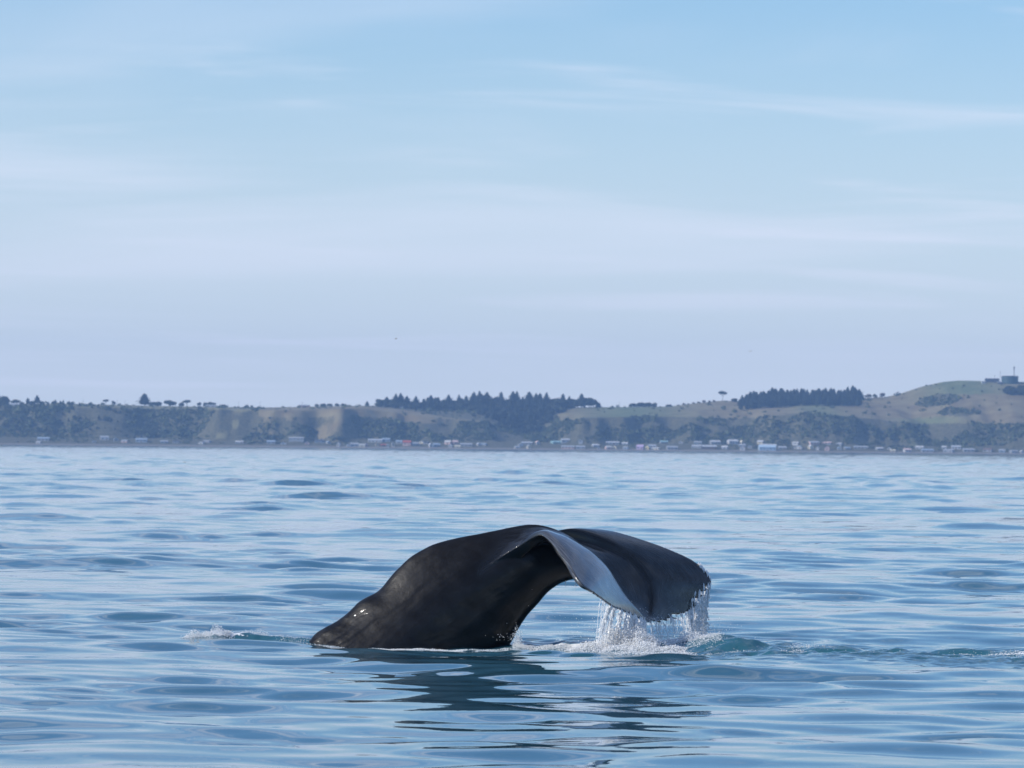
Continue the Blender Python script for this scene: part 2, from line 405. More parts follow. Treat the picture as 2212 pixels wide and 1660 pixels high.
# ------------------------------------------------------------------ foliage helpers
def ico(sub):
    bm = bmesh.new(); bmesh.ops.create_icosphere(bm, subdivisions=sub, radius=1.0)
    v = np.array([p.co[:] for p in bm.verts]); f = np.array([[q.index for q in p.verts] for p in bm.faces]); bm.free(); return v, f
ICO1, ICO2 = ico(1), ico(2)
def scatter_blobs(cent, rad, base, squash=1.0, jitter=0.0, seed=1):
    v, f = base; n, k = len(cent), len(v)
    r = np.random.default_rng(seed)
    rad = np.asarray(rad)
    if rad.ndim == 1: rad = rad[:, None] * np.array([1, 1, squash])
    ang = r.uniform(0, 6.28, n); c, s = np.cos(ang)[:, None], np.sin(ang)[:, None]
    x = v[None, :, 0] * c - v[None, :, 1] * s; y = v[None, :, 0] * s + v[None, :, 1] * c; z = np.repeat(v[None, :, 2], n, 0)
    V = np.stack([x, y, z], -1)
    if jitter: V = V * (1 + r.uniform(-jitter, jitter, (n, k, 1)))
    V = V * rad[:, None, :] + np.asarray(cent)[:, None, :]
    Fa = (f[None] + (np.arange(n) * k)[:, None, None]).reshape(-1, 3)
    return V.reshape(-1, 3), Fa
def leaf_cloud(cent, size, seed, flat=0.5):
    r = np.random.default_rng(seed); n = len(cent)
    a = r.normal(size=(n, 3)); a /= np.linalg.norm(a, axis=1)[:, None]
    b = r.normal(size=(n, 3)); a[:, 2] *= flat; b[:, 2] *= flat
    s = np.asarray(size)[:, None]
    A, B = a * s, b / np.linalg.norm(b, axis=1)[:, None] * s
    V = np.stack([cent - A, cent + B * 0.8, cent + A, cent - B * 0.8], 1).reshape(-1, 3)
    return V, np.arange(n * 4).reshape(-1, 4)
def foliage_mat(name, dark, light, scale=0.5):
    t = NT(name); n = t.noise(scale, 3, t.pos()); n2 = t.noise(scale * 5, 2, t.pos())
    oi = t.node('ShaderNodeObjectInfo').outputs['Random']
    c = t.mix(t.rng(t.math('ADD', t.math('MULTIPLY', n, 0.6), t.math('MULTIPLY', n2, 0.4)), 0.35, 0.65), dark, light)
    c = t.mix(t.rng(oi, 0, 1, 0, 0.35), c, tuple(q * 0.6 for q in dark))
    return t.set(Base_Color=c, Roughness=0.85)
M_pine = foliage_mat('pine_needles', (0.012, 0.020, 0.012), (0.035, 0.048, 0.024))
M_broad = foliage_mat('broad_leaves', (0.022, 0.032, 0.014), (0.06, 0.07, 0.03))
M_scrub = foliage_mat('scrub_leaves', (0.022, 0.036, 0.014), (0.12, 0.14, 0.052), 0.04)
M_bare = foliage_mat('bare_twigs', (0.10, 0.07, 0.06), (0.17, 0.13, 0.11))
M_bark = plain('bark', (0.06, 0.045, 0.035), 0.9)

# picture x, base y, width px, height px, wall, roof, gable turned to the sea
HOUSES = [
 (93, 953, 25, 8, 'grey', 'blue-grey', 0), (83, 959, 9, 4, 'white', 'white', 0), (203, 957, 9, 5, 'white', 'grey', 1), (225, 951, 18, 9, 'pale', 'grey', 0), (250, 953, 10, 7, 'grey', 'blue-grey', 1), (269, 957, 12, 6, 'pink', 'grey', 0), (305, 956, 24, 9, 'blue-grey', 'blue-grey', 0), (354, 958, 16, 6, 'blue-grey', 'grey', 0), (380, 958, 13, 6, 'grey', 'dark', 0), (435, 960, 10, 6, 'white', 'silver', 1), (447, 957, 14, 5, 'grey', 'grey', 0), (517, 959, 17, 6, 'grey', 'white', 0),
 (585, 960, 18, 8, 'grey', 'blue-grey', 0), (612, 961, 12, 6, 'pale', 'grey', 1), (640, 950, 32, 5, 'grey', 'silver', 0), (663, 961, 9, 7, 'pink', 'grey', 1), (690, 957, 20, 7, 'blue-grey', 'dark', 0), (709, 959, 8, 6, 'white', 'blue-grey', 1), (731, 965, 6, 9, 'white', 'white', 1), (752, 967, 8, 6, 'pale', 'grey', 1), (765, 965, 17, 8, 'blue-grey', 'grey', 0), (782, 966, 13, 6, 'cream', 'white', 0), (791, 965, 6, 7, 'pink', 'brown', 1), (814, 964, 6, 7, 'cream', 'brown', 1), (810, 956, 30, 7, 'pale', 'silver', 0), (834, 955, 17, 8, 'blue-grey', 'blue-grey', 0), (828, 965, 12, 5, 'brown', 'red', 0), (837, 967, 6, 6, 'white', 'pale', 1), (849, 965, 6, 9, 'white', 'grey', 1), (862, 959, 13, 7, 'grey', 'blue-grey', 0),
 (879, 964, 17, 12, 'pink', 'red', 0), (896, 964, 15, 8, 'grey', 'grey', 0), (911, 959, 9, 6, 'cream', 'grey', 1), (921, 960, 9, 6, 'grey', 'dark', 0), (930, 967, 7, 9, 'white', 'white', 1), (942, 966, 14, 8, 'blue-grey', 'blue-grey', 0), (968, 961, 13, 9, 'pink', 'white', 0), (983, 961, 11, 9, 'pink', 'pink', 0), (973, 967, 7, 7, 'white', 'pale', 1), (988, 970, 12, 5, 'cream', 'cream', 0), (1007, 965, 26, 7, 'grey', 'grey', 0), (1034, 964, 7, 7, 'white', 'grey', 1), (1045, 964, 12, 6, 'grey', 'blue-grey', 0),
 (1117, 970, 10, 4, 'pale', 'grey', 0), (1124, 965, 9, 6, 'pale', 'grey', 1), (1138, 961, 23, 6, 'grey', 'silver', 0), (1142, 970, 7, 7, 'cream', 'grey', 1), (1161, 961, 7, 8, 'white', 'pink', 1), (1201, 959, 20, 6, 'teal', 'teal', 0), (1221, 956, 17, 8, 'grey', 'silver', 0), (1227, 971, 27, 7, 'pink', 'grey', 0), (1254, 971, 20, 7, 'grey', 'grey', 0), (1254, 961, 9, 6, 'white', 'grey', 1), (1286, 966, 14, 6, 'grey', 'pale', 0), (1293, 972, 6, 5, 'white', 'grey', 1), (1322, 961, 30, 7, 'grey', 'silver', 0), (1314, 971, 12, 7, 'pink', 'white', 0), (1328, 970, 9, 8, 'cream', 'brown', 1), (1350, 962, 12, 6, 'grey', 'pale', 0), (1352, 971, 10, 6, 'blue-grey', 'grey', 0),
 (1383, 973, 14, 10, 'lilac', 'lilac', 0), (1399, 972, 8, 10, 'yellow', 'white', 1), (1409, 968, 15, 7, 'white', 'silver', 0), (1416, 974, 18, 5, 'cream', 'white', 0), (1434, 957, 16, 6, 'grey', 'teal', 0), (1452, 972, 23, 8, 'grey', 'grey', 0), (1471, 959, 7, 5, 'white', 'pale', 1), (1506, 969, 21, 7, 'grey', 'silver', 0), (1508, 960, 16, 6, 'blue-grey', 'grey', 0), (1533, 971, 30, 9, 'brown', 'silver', 0), (1545, 960, 21, 8, 'grey', 'white', 0), (1566, 971, 12, 7, 'grey', 'pale', 0), (1583, 956, 21, 10, 'pale', 'white', 0), (1602, 958, 4, 8, 'cream', 'cream', 1), (1604, 966, 14, 6, 'blue-grey', 'grey', 0), (1604, 976, 11, 9, 'white', 'pink', 1), (1620, 969, 8, 7, 'white', 'blue-grey', 1),
 (1643, 960, 12, 8, 'cream', 'white', 0), (1660, 967, 36, 7, 'grey', 'white', 0), (1657.5, 978, 36, 12, 'pale blue', 'pale blue', 0), (1690, 971, 17, 6, 'grey', 'silver', 0), (1719, 961, 13, 6, 'pale', 'white', 0), (1725, 971, 16, 8, 'white', 'pale blue', 1), (1752, 971, 9, 9, 'cream', 'white', 1), (1758, 965, 21, 8, 'pink', 'grey', 0), (1767, 973, 7, 7, 'white', 'white', 1), (1787, 974, 10, 10, 'pink', 'pink', 1), (1786, 961, 20, 6, 'grey', 'pink', 0), (1813, 973, 7, 7, 'white', 'pale blue', 1), (1813, 964, 12, 5, 'grey', 'silver', 0), (1830, 972, 12, 6, 'grey', 'blue-grey', 0),
 (1860, 970, 30, 6, 'grey', 'grey', 0), (1900, 973, 14, 6, 'grey', 'pale', 0), (1921, 972, 7, 5, 'pale', 'grey', 1), (1929, 982, 10, 5, 'cream', 'cream', 0), (1960, 980, 14, 8, 'white', 'pink', 0), (1988, 971, 17, 7, 'grey', 'white', 0), (2004, 978, 26, 7, 'grey', 'blue-grey', 0), (2040, 971, 10, 7, 'grey', 'white', 0), (2050, 979, 20, 7, 'grey', 'grey', 0), (2066, 971, 20, 8, 'pale', 'silver', 0), (2093, 977, 24, 8, 'grey', 'grey', 0), (2135, 977, 18, 8, 'grey', 'brown', 0), (2165, 978, 13, 7, 'blue-grey', 'grey', 0), (2190, 979, 15, 6, 'grey', 'grey', 0), (2208, 984, 7, 6, 'white', 'white', 1)]
HPOS = [hill_at(h[0], h[1], 5032, 5096) for h in HOUSES]
# scrub clothing the cliffs: one mass nobody could count
pts, rads = [], []
rr = np.random.default_rng(77)
n_try = 52000
X = rr.uniform(-640, 640, n_try); Y = rr.uniform(5046, 5365, n_try)
Zt, t_, t2_, pl_ = terrain(X, Y)
g_ = grassy(pl_, t_, t2_, X, Y)
thin = fbm(X / 42, Y / 30, 61, 3)
keep = ((t_ > 0.02) & (g_ < 0.5) & (rr.random(n_try) < np.where(t2_ > 0, 0.45, 1.0) * (1 - 0.75 * g_)) & (thin > -0.12)) | ((t_ <= 0.02) & (rr.random(n_try) < 0.30) & (thin > -0.1)) | ((g_ >= 0.5) & (t_ > 0.02) & (rr.random(n_try) < 0.012))
wood_zone = (pl_ > 800) & (pl_ < 1290) & (t2_ > 0.05)
keep &= ~(wood_zone & (rr.random(n_try) < 0.8))
rd = rr.gamma(3, 0.36, n_try) + 0.5
rd *= np.where((t_ < 0.02), 0.8, 1.0)
for h, p in zip(HOUSES, HPOS):
    w = h[2] * 0.25 + 1.5
    keep &= ~((np.abs(X - p.x) < w + rd * 0.7) & (Y > p.y - 22) & (Y < p.y + 11))
c = np.stack([X, Y, Zt + 0.15], -1)[keep]; rd = rd[keep]
OCT = (np.array([(1, 0, 0), (-1, 0, 0), (0, 1, 0), (0, -1, 0), (0, 0, 1), (0, 0, -1)], float), np.array([(0, 2, 4), (2, 1, 4), (1, 3, 4), (3, 0, 4), (2, 0, 5), (1, 2, 5), (3, 1, 5), (0, 3, 5)]))
V1, F1_ = scatter_blobs(c, np.stack([rd * 0.95, rd * 0.95, rd * 0.8], -1), OCT, 1.0, 0.25, 5)
kq = 12                                       # leaf sprays round every bush
d_ = rr.normal(size=(len(c), kq, 3)); d_ /= np.linalg.norm(d_, axis=2)[:, :, None]; d_[:, :, 2] = np.abs(d_[:, :, 2])
pc = c[:, None] + d_ * rd[:, None, None] * np.array([1.15, 1.15, 1.0]) * rr.uniform(0.7, 1.1, (len(c), kq, 1))
V2, F2_ = leaf_cloud(pc.reshape(-1, 3), (np.repeat(rd, kq) * rr.uniform(0.3, 0.6, len(c) * kq)), 6, 0.8)
F2t = np.concatenate([F2_[:, [0, 1, 2]], F2_[:, [0, 2, 3]]]) + len(V1)
sb = add_mesh('cliff_scrub', np.concatenate([V1, V2]), np.concatenate([F1_, F2t]), M_scrub, smooth=False)
sb['kind'] = 'stuff'; tag(sb, 'low green scrub and bush clothing the coastal cliffs', 'scrub')

# ------------------------------------------------------------------ trees (built once per kind, then copied)
def trunk_mesh(h, r, lean=0.0, limbs=()):
    V, Fs = [], []
    def tube(p0, p1, ra, rb, k=6):
        b = len(V); d = (p1 - p0).normalized(); q = d.orthogonal().normalized(); w = d.cross(q)
        for p, rad in ((p0, ra), (p1, rb)):
            for i in range(k):
                a = 6.283 * i / k; V.append(p + q * math.cos(a) * rad + w * math.sin(a) * rad)
        for i in range(k): Fs.append((b + i, b + (i + 1) % k, b + k + (i + 1) % k, b + k + i))
    tube(Vector((0, 0, -1.0)), Vector((lean * 0.5, 0, h * 0.5)), r, r * 0.7); tube(Vector((lean * 0.5, 0, h * 0.5)), Vector((lean, 0, h)), r * 0.7, r * 0.2)
    for a, b, ra in limbs: tube(Vector(a), Vector(b), ra, ra * 0.3, 5)
    return V, Fs
def mesh_data(name, V, Fs, mat, smooth=False):
    o = add_mesh(name, V, Fs, mat, smooth=smooth); me = o.data; bpy.data.objects.remove(o); return me
def pine_crown(h, w, seed, blunt=1.0):
    r = np.random.default_rng(seed); cs, sz = [], []
    n = 360
    t = r.random(n) ** 0.8
    rad = w * (1 - t ** blunt) * (0.75 + 0.35 * r.random(n)) + 0.2
    lob = 1 + 0.3 * np.sin(t * 22 + r.uniform(0, 6)) 
    a = r.uniform(0, 6.28, n); q = np.sqrt(r.random(n)) * 0.5 + 0.5
    c = np.stack([np.cos(a) * rad * q * lob, np.sin(a) * rad * q * lob, h * (0.12 + 0.88 * t)], -1)
    V, Fa = leaf_cloud(c, r.uniform(0.5, 1.15, n) * (1.15 - 0.6 * t), seed, 0.6)
    m = 40; tt = np.linspace(0, 0.97, m)
    cc = np.stack([r.normal(0, 0.2, m), r.normal(0, 0.2, m), h * (0.14 + 0.84 * tt)], -1)
    V2, F2 = scatter_blobs(cc, np.stack([w * 0.72 * (1 - tt ** blunt) + 0.25] * 2 + [np.full(m, h / 22)], -1), ICO1, 1, 0.3, seed)
    Fq = np.concatenate([F2, F2[:, -1:]], 1)
    return np.concatenate([V, V2]), [tuple(q) for q in Fa.tolist()] + [tuple(q) for q in (F2 + len(V)).tolist()]
def broad_crown(h, w, z0, seed, lobes=9, flat=0.75, gaps=0.0):
    r = np.random.default_rng(seed); Vs, Fs, b = [], [], 0
    for i in range(lobes):
        a = r.uniform(0, 6.28); q = math.sqrt(r.random()) * w * 0.62
        c = np.array([math.cos(a) * q, math.sin(a) * q, z0 + (h - z0) * (0.22 + 0.5 * (0.35 + 0.65 * r.random()) * (1 - (q / (0.64 * w)) ** 2))])
        R = w * r.uniform(0.32, 0.5)
        n = 90
        d = r.normal(size=(n, 3)); d /= np.linalg.norm(d, axis=1)[:, None]
        p = c + d * R * np.array([1, 1, flat]) * (0.75 + 0.35 * r.random((n, 1)))
        V, Fa = leaf_cloud(p, r.uniform(0.35, 0.8, n), seed + i, 0.9)
        Vs.append(V); Fs += [tuple(k) for k in (Fa + b).tolist()]; b += len(V)
        if not gaps:
            V, Fa = scatter_blobs([c], np.array([[R * 0.85, R * 0.85, R * 0.85 * flat]]), ICO2, 1, 0.15, seed + i)
            Vs.append(V); Fs += [tuple(k) for k in (Fa + b).tolist()]; b += len(V)
    return np.concatenate(Vs), Fs
KIND = {}
for i, (h, w, bl) in enumerate(((19, 5.4, 2.3), (17, 6.2, 2.8), (21, 5.8, 2.4), (15, 5.2, 1.8))):
    KIND['pine%d' % i] = (mesh_data('trunk', *trunk_mesh(h * 0.92, 0.35), M_bark), mesh_data('crown', *pine_crown(h, w, 60 + i, bl), M_pine), h)
for i, (h, w, z0) in enumerate(((9, 4.6, 0.5), (7.5, 5.2, 0.2), (11, 4.2, 1.0))):
    lm = [((0, 0, h * 0.3), (w * 0.4 * math.cos(q), w * 0.4 * math.sin(q), h * 0.65), 0.14) for q in (0.4, 2.4, 4.5)]
    KIND['broad%d' % i] = (mesh_data('trunk', *trunk_mesh(h * 0.7, 0.3, 0.3, lm), M_bark), mesh_data('crown', *broad_crown(h, w, z0, 80 + i), M_broad), h)
lm = [((0.8, 0, 5.5), (-3.6, 0.5, 9.4), 0.16), ((1.0, 0, 6.0), (3.8, -0.4, 9.6), 0.16), ((0.9, 0, 6.2), (0.2, 2.0, 10), 0.13)]
KIND['umbrella'] = (mesh_data('trunk', *trunk_mesh(9, 0.32, 1.2, lm), M_bark), mesh_data('crown', *broad_crown(12.5, 5.4, 8.2, 97, 11, 0.5), M_pine), 12.5)
lm = [((0, 0, 3), (-2.6, 0, 6.2), 0.16), ((0, 0, 3.4), (2.4, 0.3, 6.6), 0.16)]
KIND['open'] = (mesh_data('trunk', *trunk_mesh(6, 0.3, 0.4, lm), M_bark), mesh_data('crown', *broad_crown(8, 4.6, 4.2, 101, 7, 0.45, 1), M_pine), 8)
lm = [((0, 0, 1 + 0.4 * k), (2.2 * math.cos(k * 2.1), 2.2 * math.sin(k * 2.1), 3.6 + 0.5 * k), 0.1) for k in range(6)]
KIND['bare'] = (mesh_data('trunk', *trunk_mesh(5.5, 0.2, 0.2, lm), M_bark), mesh_data('crown', *broad_crown(6.5, 3.2, 1.6, 111, 7, 0.8, 1), M_bare), 6.5)
NAME = {'pine': 'pine_tree', 'broad': 'broadleaf_tree', 'umbrella': 'umbrella_shaped_tree', 'open': 'spreading_tree', 'bare': 'bare_tree'}
def tree(kind, loc, h, label, group=None, wx=1.0):
    tr, crn, hh = KIND[kind]
    s = h / hh
    e = empty(NAME[kind.rstrip('0123456789')], loc, label, 'tree', group, random.uniform(0, 6.28) if kind not in ('umbrella', 'open') else 0.0, (s * wx, s * wx, s))
    link('trunk', tr, e); link('crown', crn, e)
    return e
def tree_px(kind, px, base, top, label, group=None, wx=1.0, Y=5350):
    p = at(px, base, Y); z = tz(p.x, Y); q = at(px, top, Y)
    return tree(kind, (p.x, Y, z - 0.3), max(2.0, q.z - z + 0.3), label, group, wx)

# dark pine woods: every tree that shows
F1 = line([(800, 874), (808, 868), (820, 856), (835, 850), (860, 849), (880, 855), (925, 856), (945, 853), (980, 851), (1010, 853), (1033, 840), (1055, 843), (1108, 847), (1159, 849), (1214, 845), (1234, 853), (1259, 849), (1274, 849), (1291, 864), (1299, 876)])
k = 0
for row, (Yr, dy, step) in enumerate(((5345, 0, 8.5), (5310, 9, 9.5), (5275, 20, 10.5), (5235, 34, 12), (5200, 48, 13), (5175, 60, 13), (5158, 72, 14))):
    x = 806 + row * 3
    while x < (1296, 1240, 1215, 1195, 1190, 1180, 1170)[row]:
        if x > (0, 815, 890, 950, 985, 1010, 1030)[row]:
            xx = x + random.uniform(-3, 3)
            top = float(F1(xx)) + dy * random.uniform(0.8, 1.25) + random.choice((0, 0, 1, 3, 4, -2))
            p = at(xx, 880, Yr); z = tz(p.x, Yr); h = at(xx, top, Yr).z - z
            if h > 4:
                h = min(h, 26)
                tree(random.choice(('pine0', 'pine1', 'pine2', 'broad0', 'broad2', 'broad2', 'broad0')), (p.x, Yr + random.uniform(-12, 12), z - 0.5), h, 'dark tree in the dense wood on the middle of the ridge', 'trees of the wood on the middle of the ridge', random.uniform(0.95, 1.3) * (17 / max(h, 12)) ** 0.4)
        x += step * random.uniform(0.75, 1.25)
F2 = line([(1592, 866), (1600, 853), (1612, 847), (1625, 845), (1640, 846), (1652, 839), (1690, 838), (1710, 843), (1728, 836), (1750, 842), (1778, 836), (1798, 838), (1820, 842), (1838, 831), (1855, 838), (1868, 858)])
for row, (Yr, dy, step) in enumerate(((5335, 0, 8), (5290, 8, 9), (5255, 15, 10))):
    x = 1596 + row * 3
    while x < 1866 - row * 5:
        xx = x + random.uniform(-2, 2)
        top = float(F2(xx)) + dy * random.uniform(0.7, 1.2) + random.choice((0, 0, 1, 2, 4, -2))
        p = at(xx, 880, Yr); z = tz(p.x, Yr); h = at(xx, top, Yr).z - z
        if h > 3: tree('pine%d' % random.choice((0, 1, 2, 3)), (p.x, Yr + random.uniform(-10, 10), z - 0.5), min(h, 24), 'dark pine in the long spiky wood left of the tank hill', 'pines of the spiky wood left of the tank hill', random.uniform(0.95, 1.25) * (17 / max(h, 12)) ** 0.4)
        x += step * random.uniform(0.8, 1.2)
# left end: dark trees down the cliff and on its rim
F3 = line([(-80, 862), (0, 851), (14, 852), (20, 868), (36, 857), (42, 866), (58, 858), (72, 862), (80, 855), (86, 864), (100, 866), (120, 870), (145, 867), (160, 873), (230, 876), (330, 884)])
for row, (Yr, dy, step) in enumerate(((5320, 0, 9), (5250, 6, 10), (5185, 14, 11), (5140, 32, 12), (5118, 48, 13), (5100, 62, 14))):
    x = -70
    while x < (165, 160, 215, 320, 350, 330)[row]:
        xx = x + random.uniform(-3, 3)
        top = float(F3(xx)) + dy * random.uniform(0.85, 1.15)
        p = at(xx, 880, Yr); z = tz(p.x, Yr); h = min(max(at(xx, top, Yr).z - z, 5), 15)
        if not (22 < xx < 44 and row < 3):
            kd = 'pine%d' % random.randrange(4) if random.random() < 0.35 else 'broad%d' % random.randrange(3)
            wx = 1.0 if kd.startswith('pine') else 0.8
            tree(kd, (p.x, Yr + random.uniform(-6, 6), z - 0.5), h, 'dark tree in the wood covering the left end of the cliff' if kd.startswith('broad') else 'dark pointed pine in the wood covering the left end of the cliff', 'broad trees of the left cliff wood' if kd.startswith('broad') else 'pines of the left cliff wood', wx)
        x += step * random.uniform(0.8, 1.3)
SK = [
 ('broad0', 34, 874, 857, 'round dark tree behind the white clifftop house at the left end', 0.9),
 ('pine3', 80, 870, 854, 'spiky pine standing out of the left clifftop wood', 1.1),
 ('broad2', 147, 875, 865, 'small pointed tree at the right end of the left clifftop wood', 0.8),
 ('open', 229, 876, 862, 'open spreading tree alone on the left cliff rim', 0.9),
 ('broad2', 244, 876, 862, 'dense upright tree just right of the open spreading one on the left rim', 0.75),
 ('broad1', 219, 877, 873, 'low bush left of the open spreading tree on the left rim', 0.7),
 ('pine2', 312, 877, 850, 'tall ragged fir with a sharp tip on the left rim', 1.7),
 ('broad0', 330, 877, 863, 'bushy tree against the right side of the tall ragged fir', 1.0),
 ('broad1', 343, 877, 866, 'lower bushy tree left of the big round dark tree', 0.8),
 ('broad0', 366, 878, 857, 'big smooth round dark tree on the left rim', 0.93),
 ('open', 404, 878, 863, 'leaning open tree right of the big round dark tree', 1.0),
 ('broad1', 392, 878, 868, 'small round bush right beside the big round dark tree', 0.6),
 ('broad2', 430, 879, 865, 'small pointed tree right of the leaning open tree', 0.7),
 ('broad0', 456, 879, 862, 'rounded dark tree above the pale clifftop shed', 0.9),
 ('broad1', 444, 879, 868, 'lower tree left beside the rounded dark one by the pale shed', 0.6),
 ('broad1', 486, 881, 874, 'tiny lone bush on the rim right of the pale shed', 0.6),
 ('broad1', 533, 881, 874, 'small low bush at the right end of the bare left rim', 0.8),
 ('broad1', 544, 881, 875, 'smaller of two low bushes ending the bare left rim', 0.6),
 ('broad1', 684, 878, 872, 'leftmost low dark bush on the pale clifftop', 0.9),
 ('broad1', 698, 878, 871, 'second low dark bush on the pale clifftop', 1.0),
 ('broad1', 712, 878, 871, 'third low dark bush on the pale clifftop', 1.0),
 ('broad1', 728, 877, 871, 'fourth low dark bush on the pale clifftop', 0.9),
 ('broad1', 741, 877, 871, 'rightmost low dark bush in the row on the pale clifftop', 0.9),
 ('pine3', 793, 877, 867, 'small lone fir just left of the middle pine wood', 1.3),
 ('broad2', 1262, 882, 849, 'broad airy tree at the right end of the middle pine wood', 1.0),
 ('broad2', 1277, 882, 850, 'tall rounded tree last in the middle pine wood', 0.9),
 ('broad1', 1291, 881, 873, 'low bush at the foot of the last tree of the middle wood', 0.8),
 ('broad1', 1367, 881, 870, 'first clump of the dark clump row behind the green field', 0.9),
 ('broad1', 1383, 881, 868, 'second clump of the dark clump row behind the green field', 1.0),
 ('broad1', 1399, 881, 868, 'third clump of the dark clump row behind the green field', 1.0),
 ('broad1', 1414, 881, 869, 'last clump of the dark clump row behind the green field', 0.9),
 ('broad1', 1445, 880, 873, 'separate low clump right of the clump row behind the green field', 1.2),
 ('umbrella', 1560, 870, 844, 'lone umbrella shaped tree with a bare trunk on the skyline', 0.85),
 ('broad0', 1586, 866, 856, 'dark bush joining the left end of the spiky pine wood', 0.9),
 ('broad2', 1889, 861, 847, 'narrow dark tree standing just right of the spiky pine wood', 0.75),
 ('bare', 1906, 861, 847, 'bare grey tree right of the narrow dark tree', 1.0),
 ('bare', 1876, 862, 850, 'bare brown tree touching the right end of the spiky pine wood', 1.2),
 ('broad1', 1952, 859, 852, 'small dark bush at the left foot of the tank hill', 0.8),
 ('broad1', 1936, 860, 856, 'low bush left of the small dark bush at the tank hill foot', 1.0),
 ('broad1', 1978, 855, 851, 'tiny bush on the rising left slope of the tank hill', 0.8),
 ('bare', 2010, 846, 840, 'leafless shrub lower on the skyline of the tank hill', 1.2),
 ('bare', 2022, 842, 835, 'leafless shrub higher on the skyline of the tank hill', 1.2),
]
for kd, px, b, t, lab, wx in SK: tree_px(kd, px, b, t, lab, None, wx * (1.45 if kd.startswith('broad') else 1.15))
for i, px in enumerate(range(1466, 1552, 11)):
    tree_px('bare', px + random.uniform(-2, 2), 874, float(np.interp(px, [1466, 1520, 1550], [873, 865, 862])) + random.uniform(-1, 2), 'bare brown twiggy tree in the row left of the spiky pine wood', 'bare brown trees on the skyline', 1.6)
# dark hedge block on the tank hill
rr = np.random.default_rng(3)
for i, px in enumerate(np.arange(2176, 2262, 9.0)):
    p = hill_at(px, 853, 5120); h = 11.0
    tree('broad%d' % (i % 3), (p.x, p.y, p.z - 0.5), h * random.uniform(0.9, 1.1), 'dark tree in the square plantation below the tank', 'plantation below the tank', 0.95)
    tree('broad%d' % ((i + 1) % 3), (p.x + 2, p.y + 9, tz(p.x + 2, p.y + 9) - 0.5), h * random.uniform(0.9, 1.1), 'dark tree in the square plantation below the tank', 'plantation below the tank', 0.95)

# ------------------------------------------------------------------ houses
PAL = {'white': (0.54, 0.54, 0.53), 'cream': (0.72, 0.65, 0.48), 'grey': (0.36, 0.38, 0.40), 'blue-grey': (0.30, 0.37, 0.45), 'pink': (0.66, 0.48, 0.44), 'lilac': (0.55, 0.42, 0.62), 'yellow': (0.75, 0.62, 0.34), 'pale blue': (0.45, 0.58, 0.70), 'teal': (0.30, 0.48, 0.50), 'red': (0.40, 0.10, 0.075), 'pale': (0.62, 0.62, 0.62), 'dark': (0.09, 0.09, 0.10), 'brown': (0.20, 0.13, 0.10), 'silver': (0.46, 0.48, 0.50)}
PM = {k: plain('paint_' + k.replace(' ', '_').replace('-', '_'), v, 0.6, 0.12, 0.6) for k, v in PAL.items()}
M_win = NT('window_glass').set(Base_Color=(0.03, 0.04, 0.05), Roughness=0.1)
def box(x0, x1, y0, y1, z0, z1):
    return [(x0, y0, z0), (x1, y0, z0), (x1, y1, z0), (x0, y1, z0), (x0, y0, z1), (x1, y0, z1), (x1, y1, z1), (x0, y1, z1)], [(0, 3, 2, 1), (4, 5, 6, 7), (0, 1, 5, 4), (1, 2, 6, 5), (2, 3, 7, 6), (3, 0, 4, 7)]
WIN = mesh_data('window', *box(-0.6, 0.6, -0.04, 0.04, -0.55, 0.55), M_win)
DOOR = mesh_data('door', *box(-0.45, 0.45, -0.05, 0.05, 0, 2.0), PM['brown'])
ORD = ['first', 'second', 'third', 'fourth', 'fifth', 'sixth', 'seventh', 'eighth', 'ninth', 'tenth', 'eleventh', 'twelfth', 'thirteenth', 'fourteenth', 'fifteenth', 'sixteenth', 'seventeenth', 'eighteenth', 'nineteenth', 'twentieth']
SEG = [(0, 560, 'below the dark left cliff'), (560, 872, 'between tan spur and red roof'), (872, 1080, 'from red roof to wooded gully'), (1080, 1372, 'from wooded gully to lilac house'), (1372, 1640, 'from lilac house to blue shed'), (1640, 1845, 'right of the blue shed'), (1845, 2300, 'below the right hand cliffs')]
SPECIAL = {879: 'pink house with a steep bright red roof on the shore', 1383: 'lilac box-shaped house close to the waterline', 1657.5: 'long pale blue shed at the water edge, largest building on the shore', 1533: 'long dark house with pale flat roof left of the white shed', 640: 'very long low silver roof at the foot of the tan grass spur'}
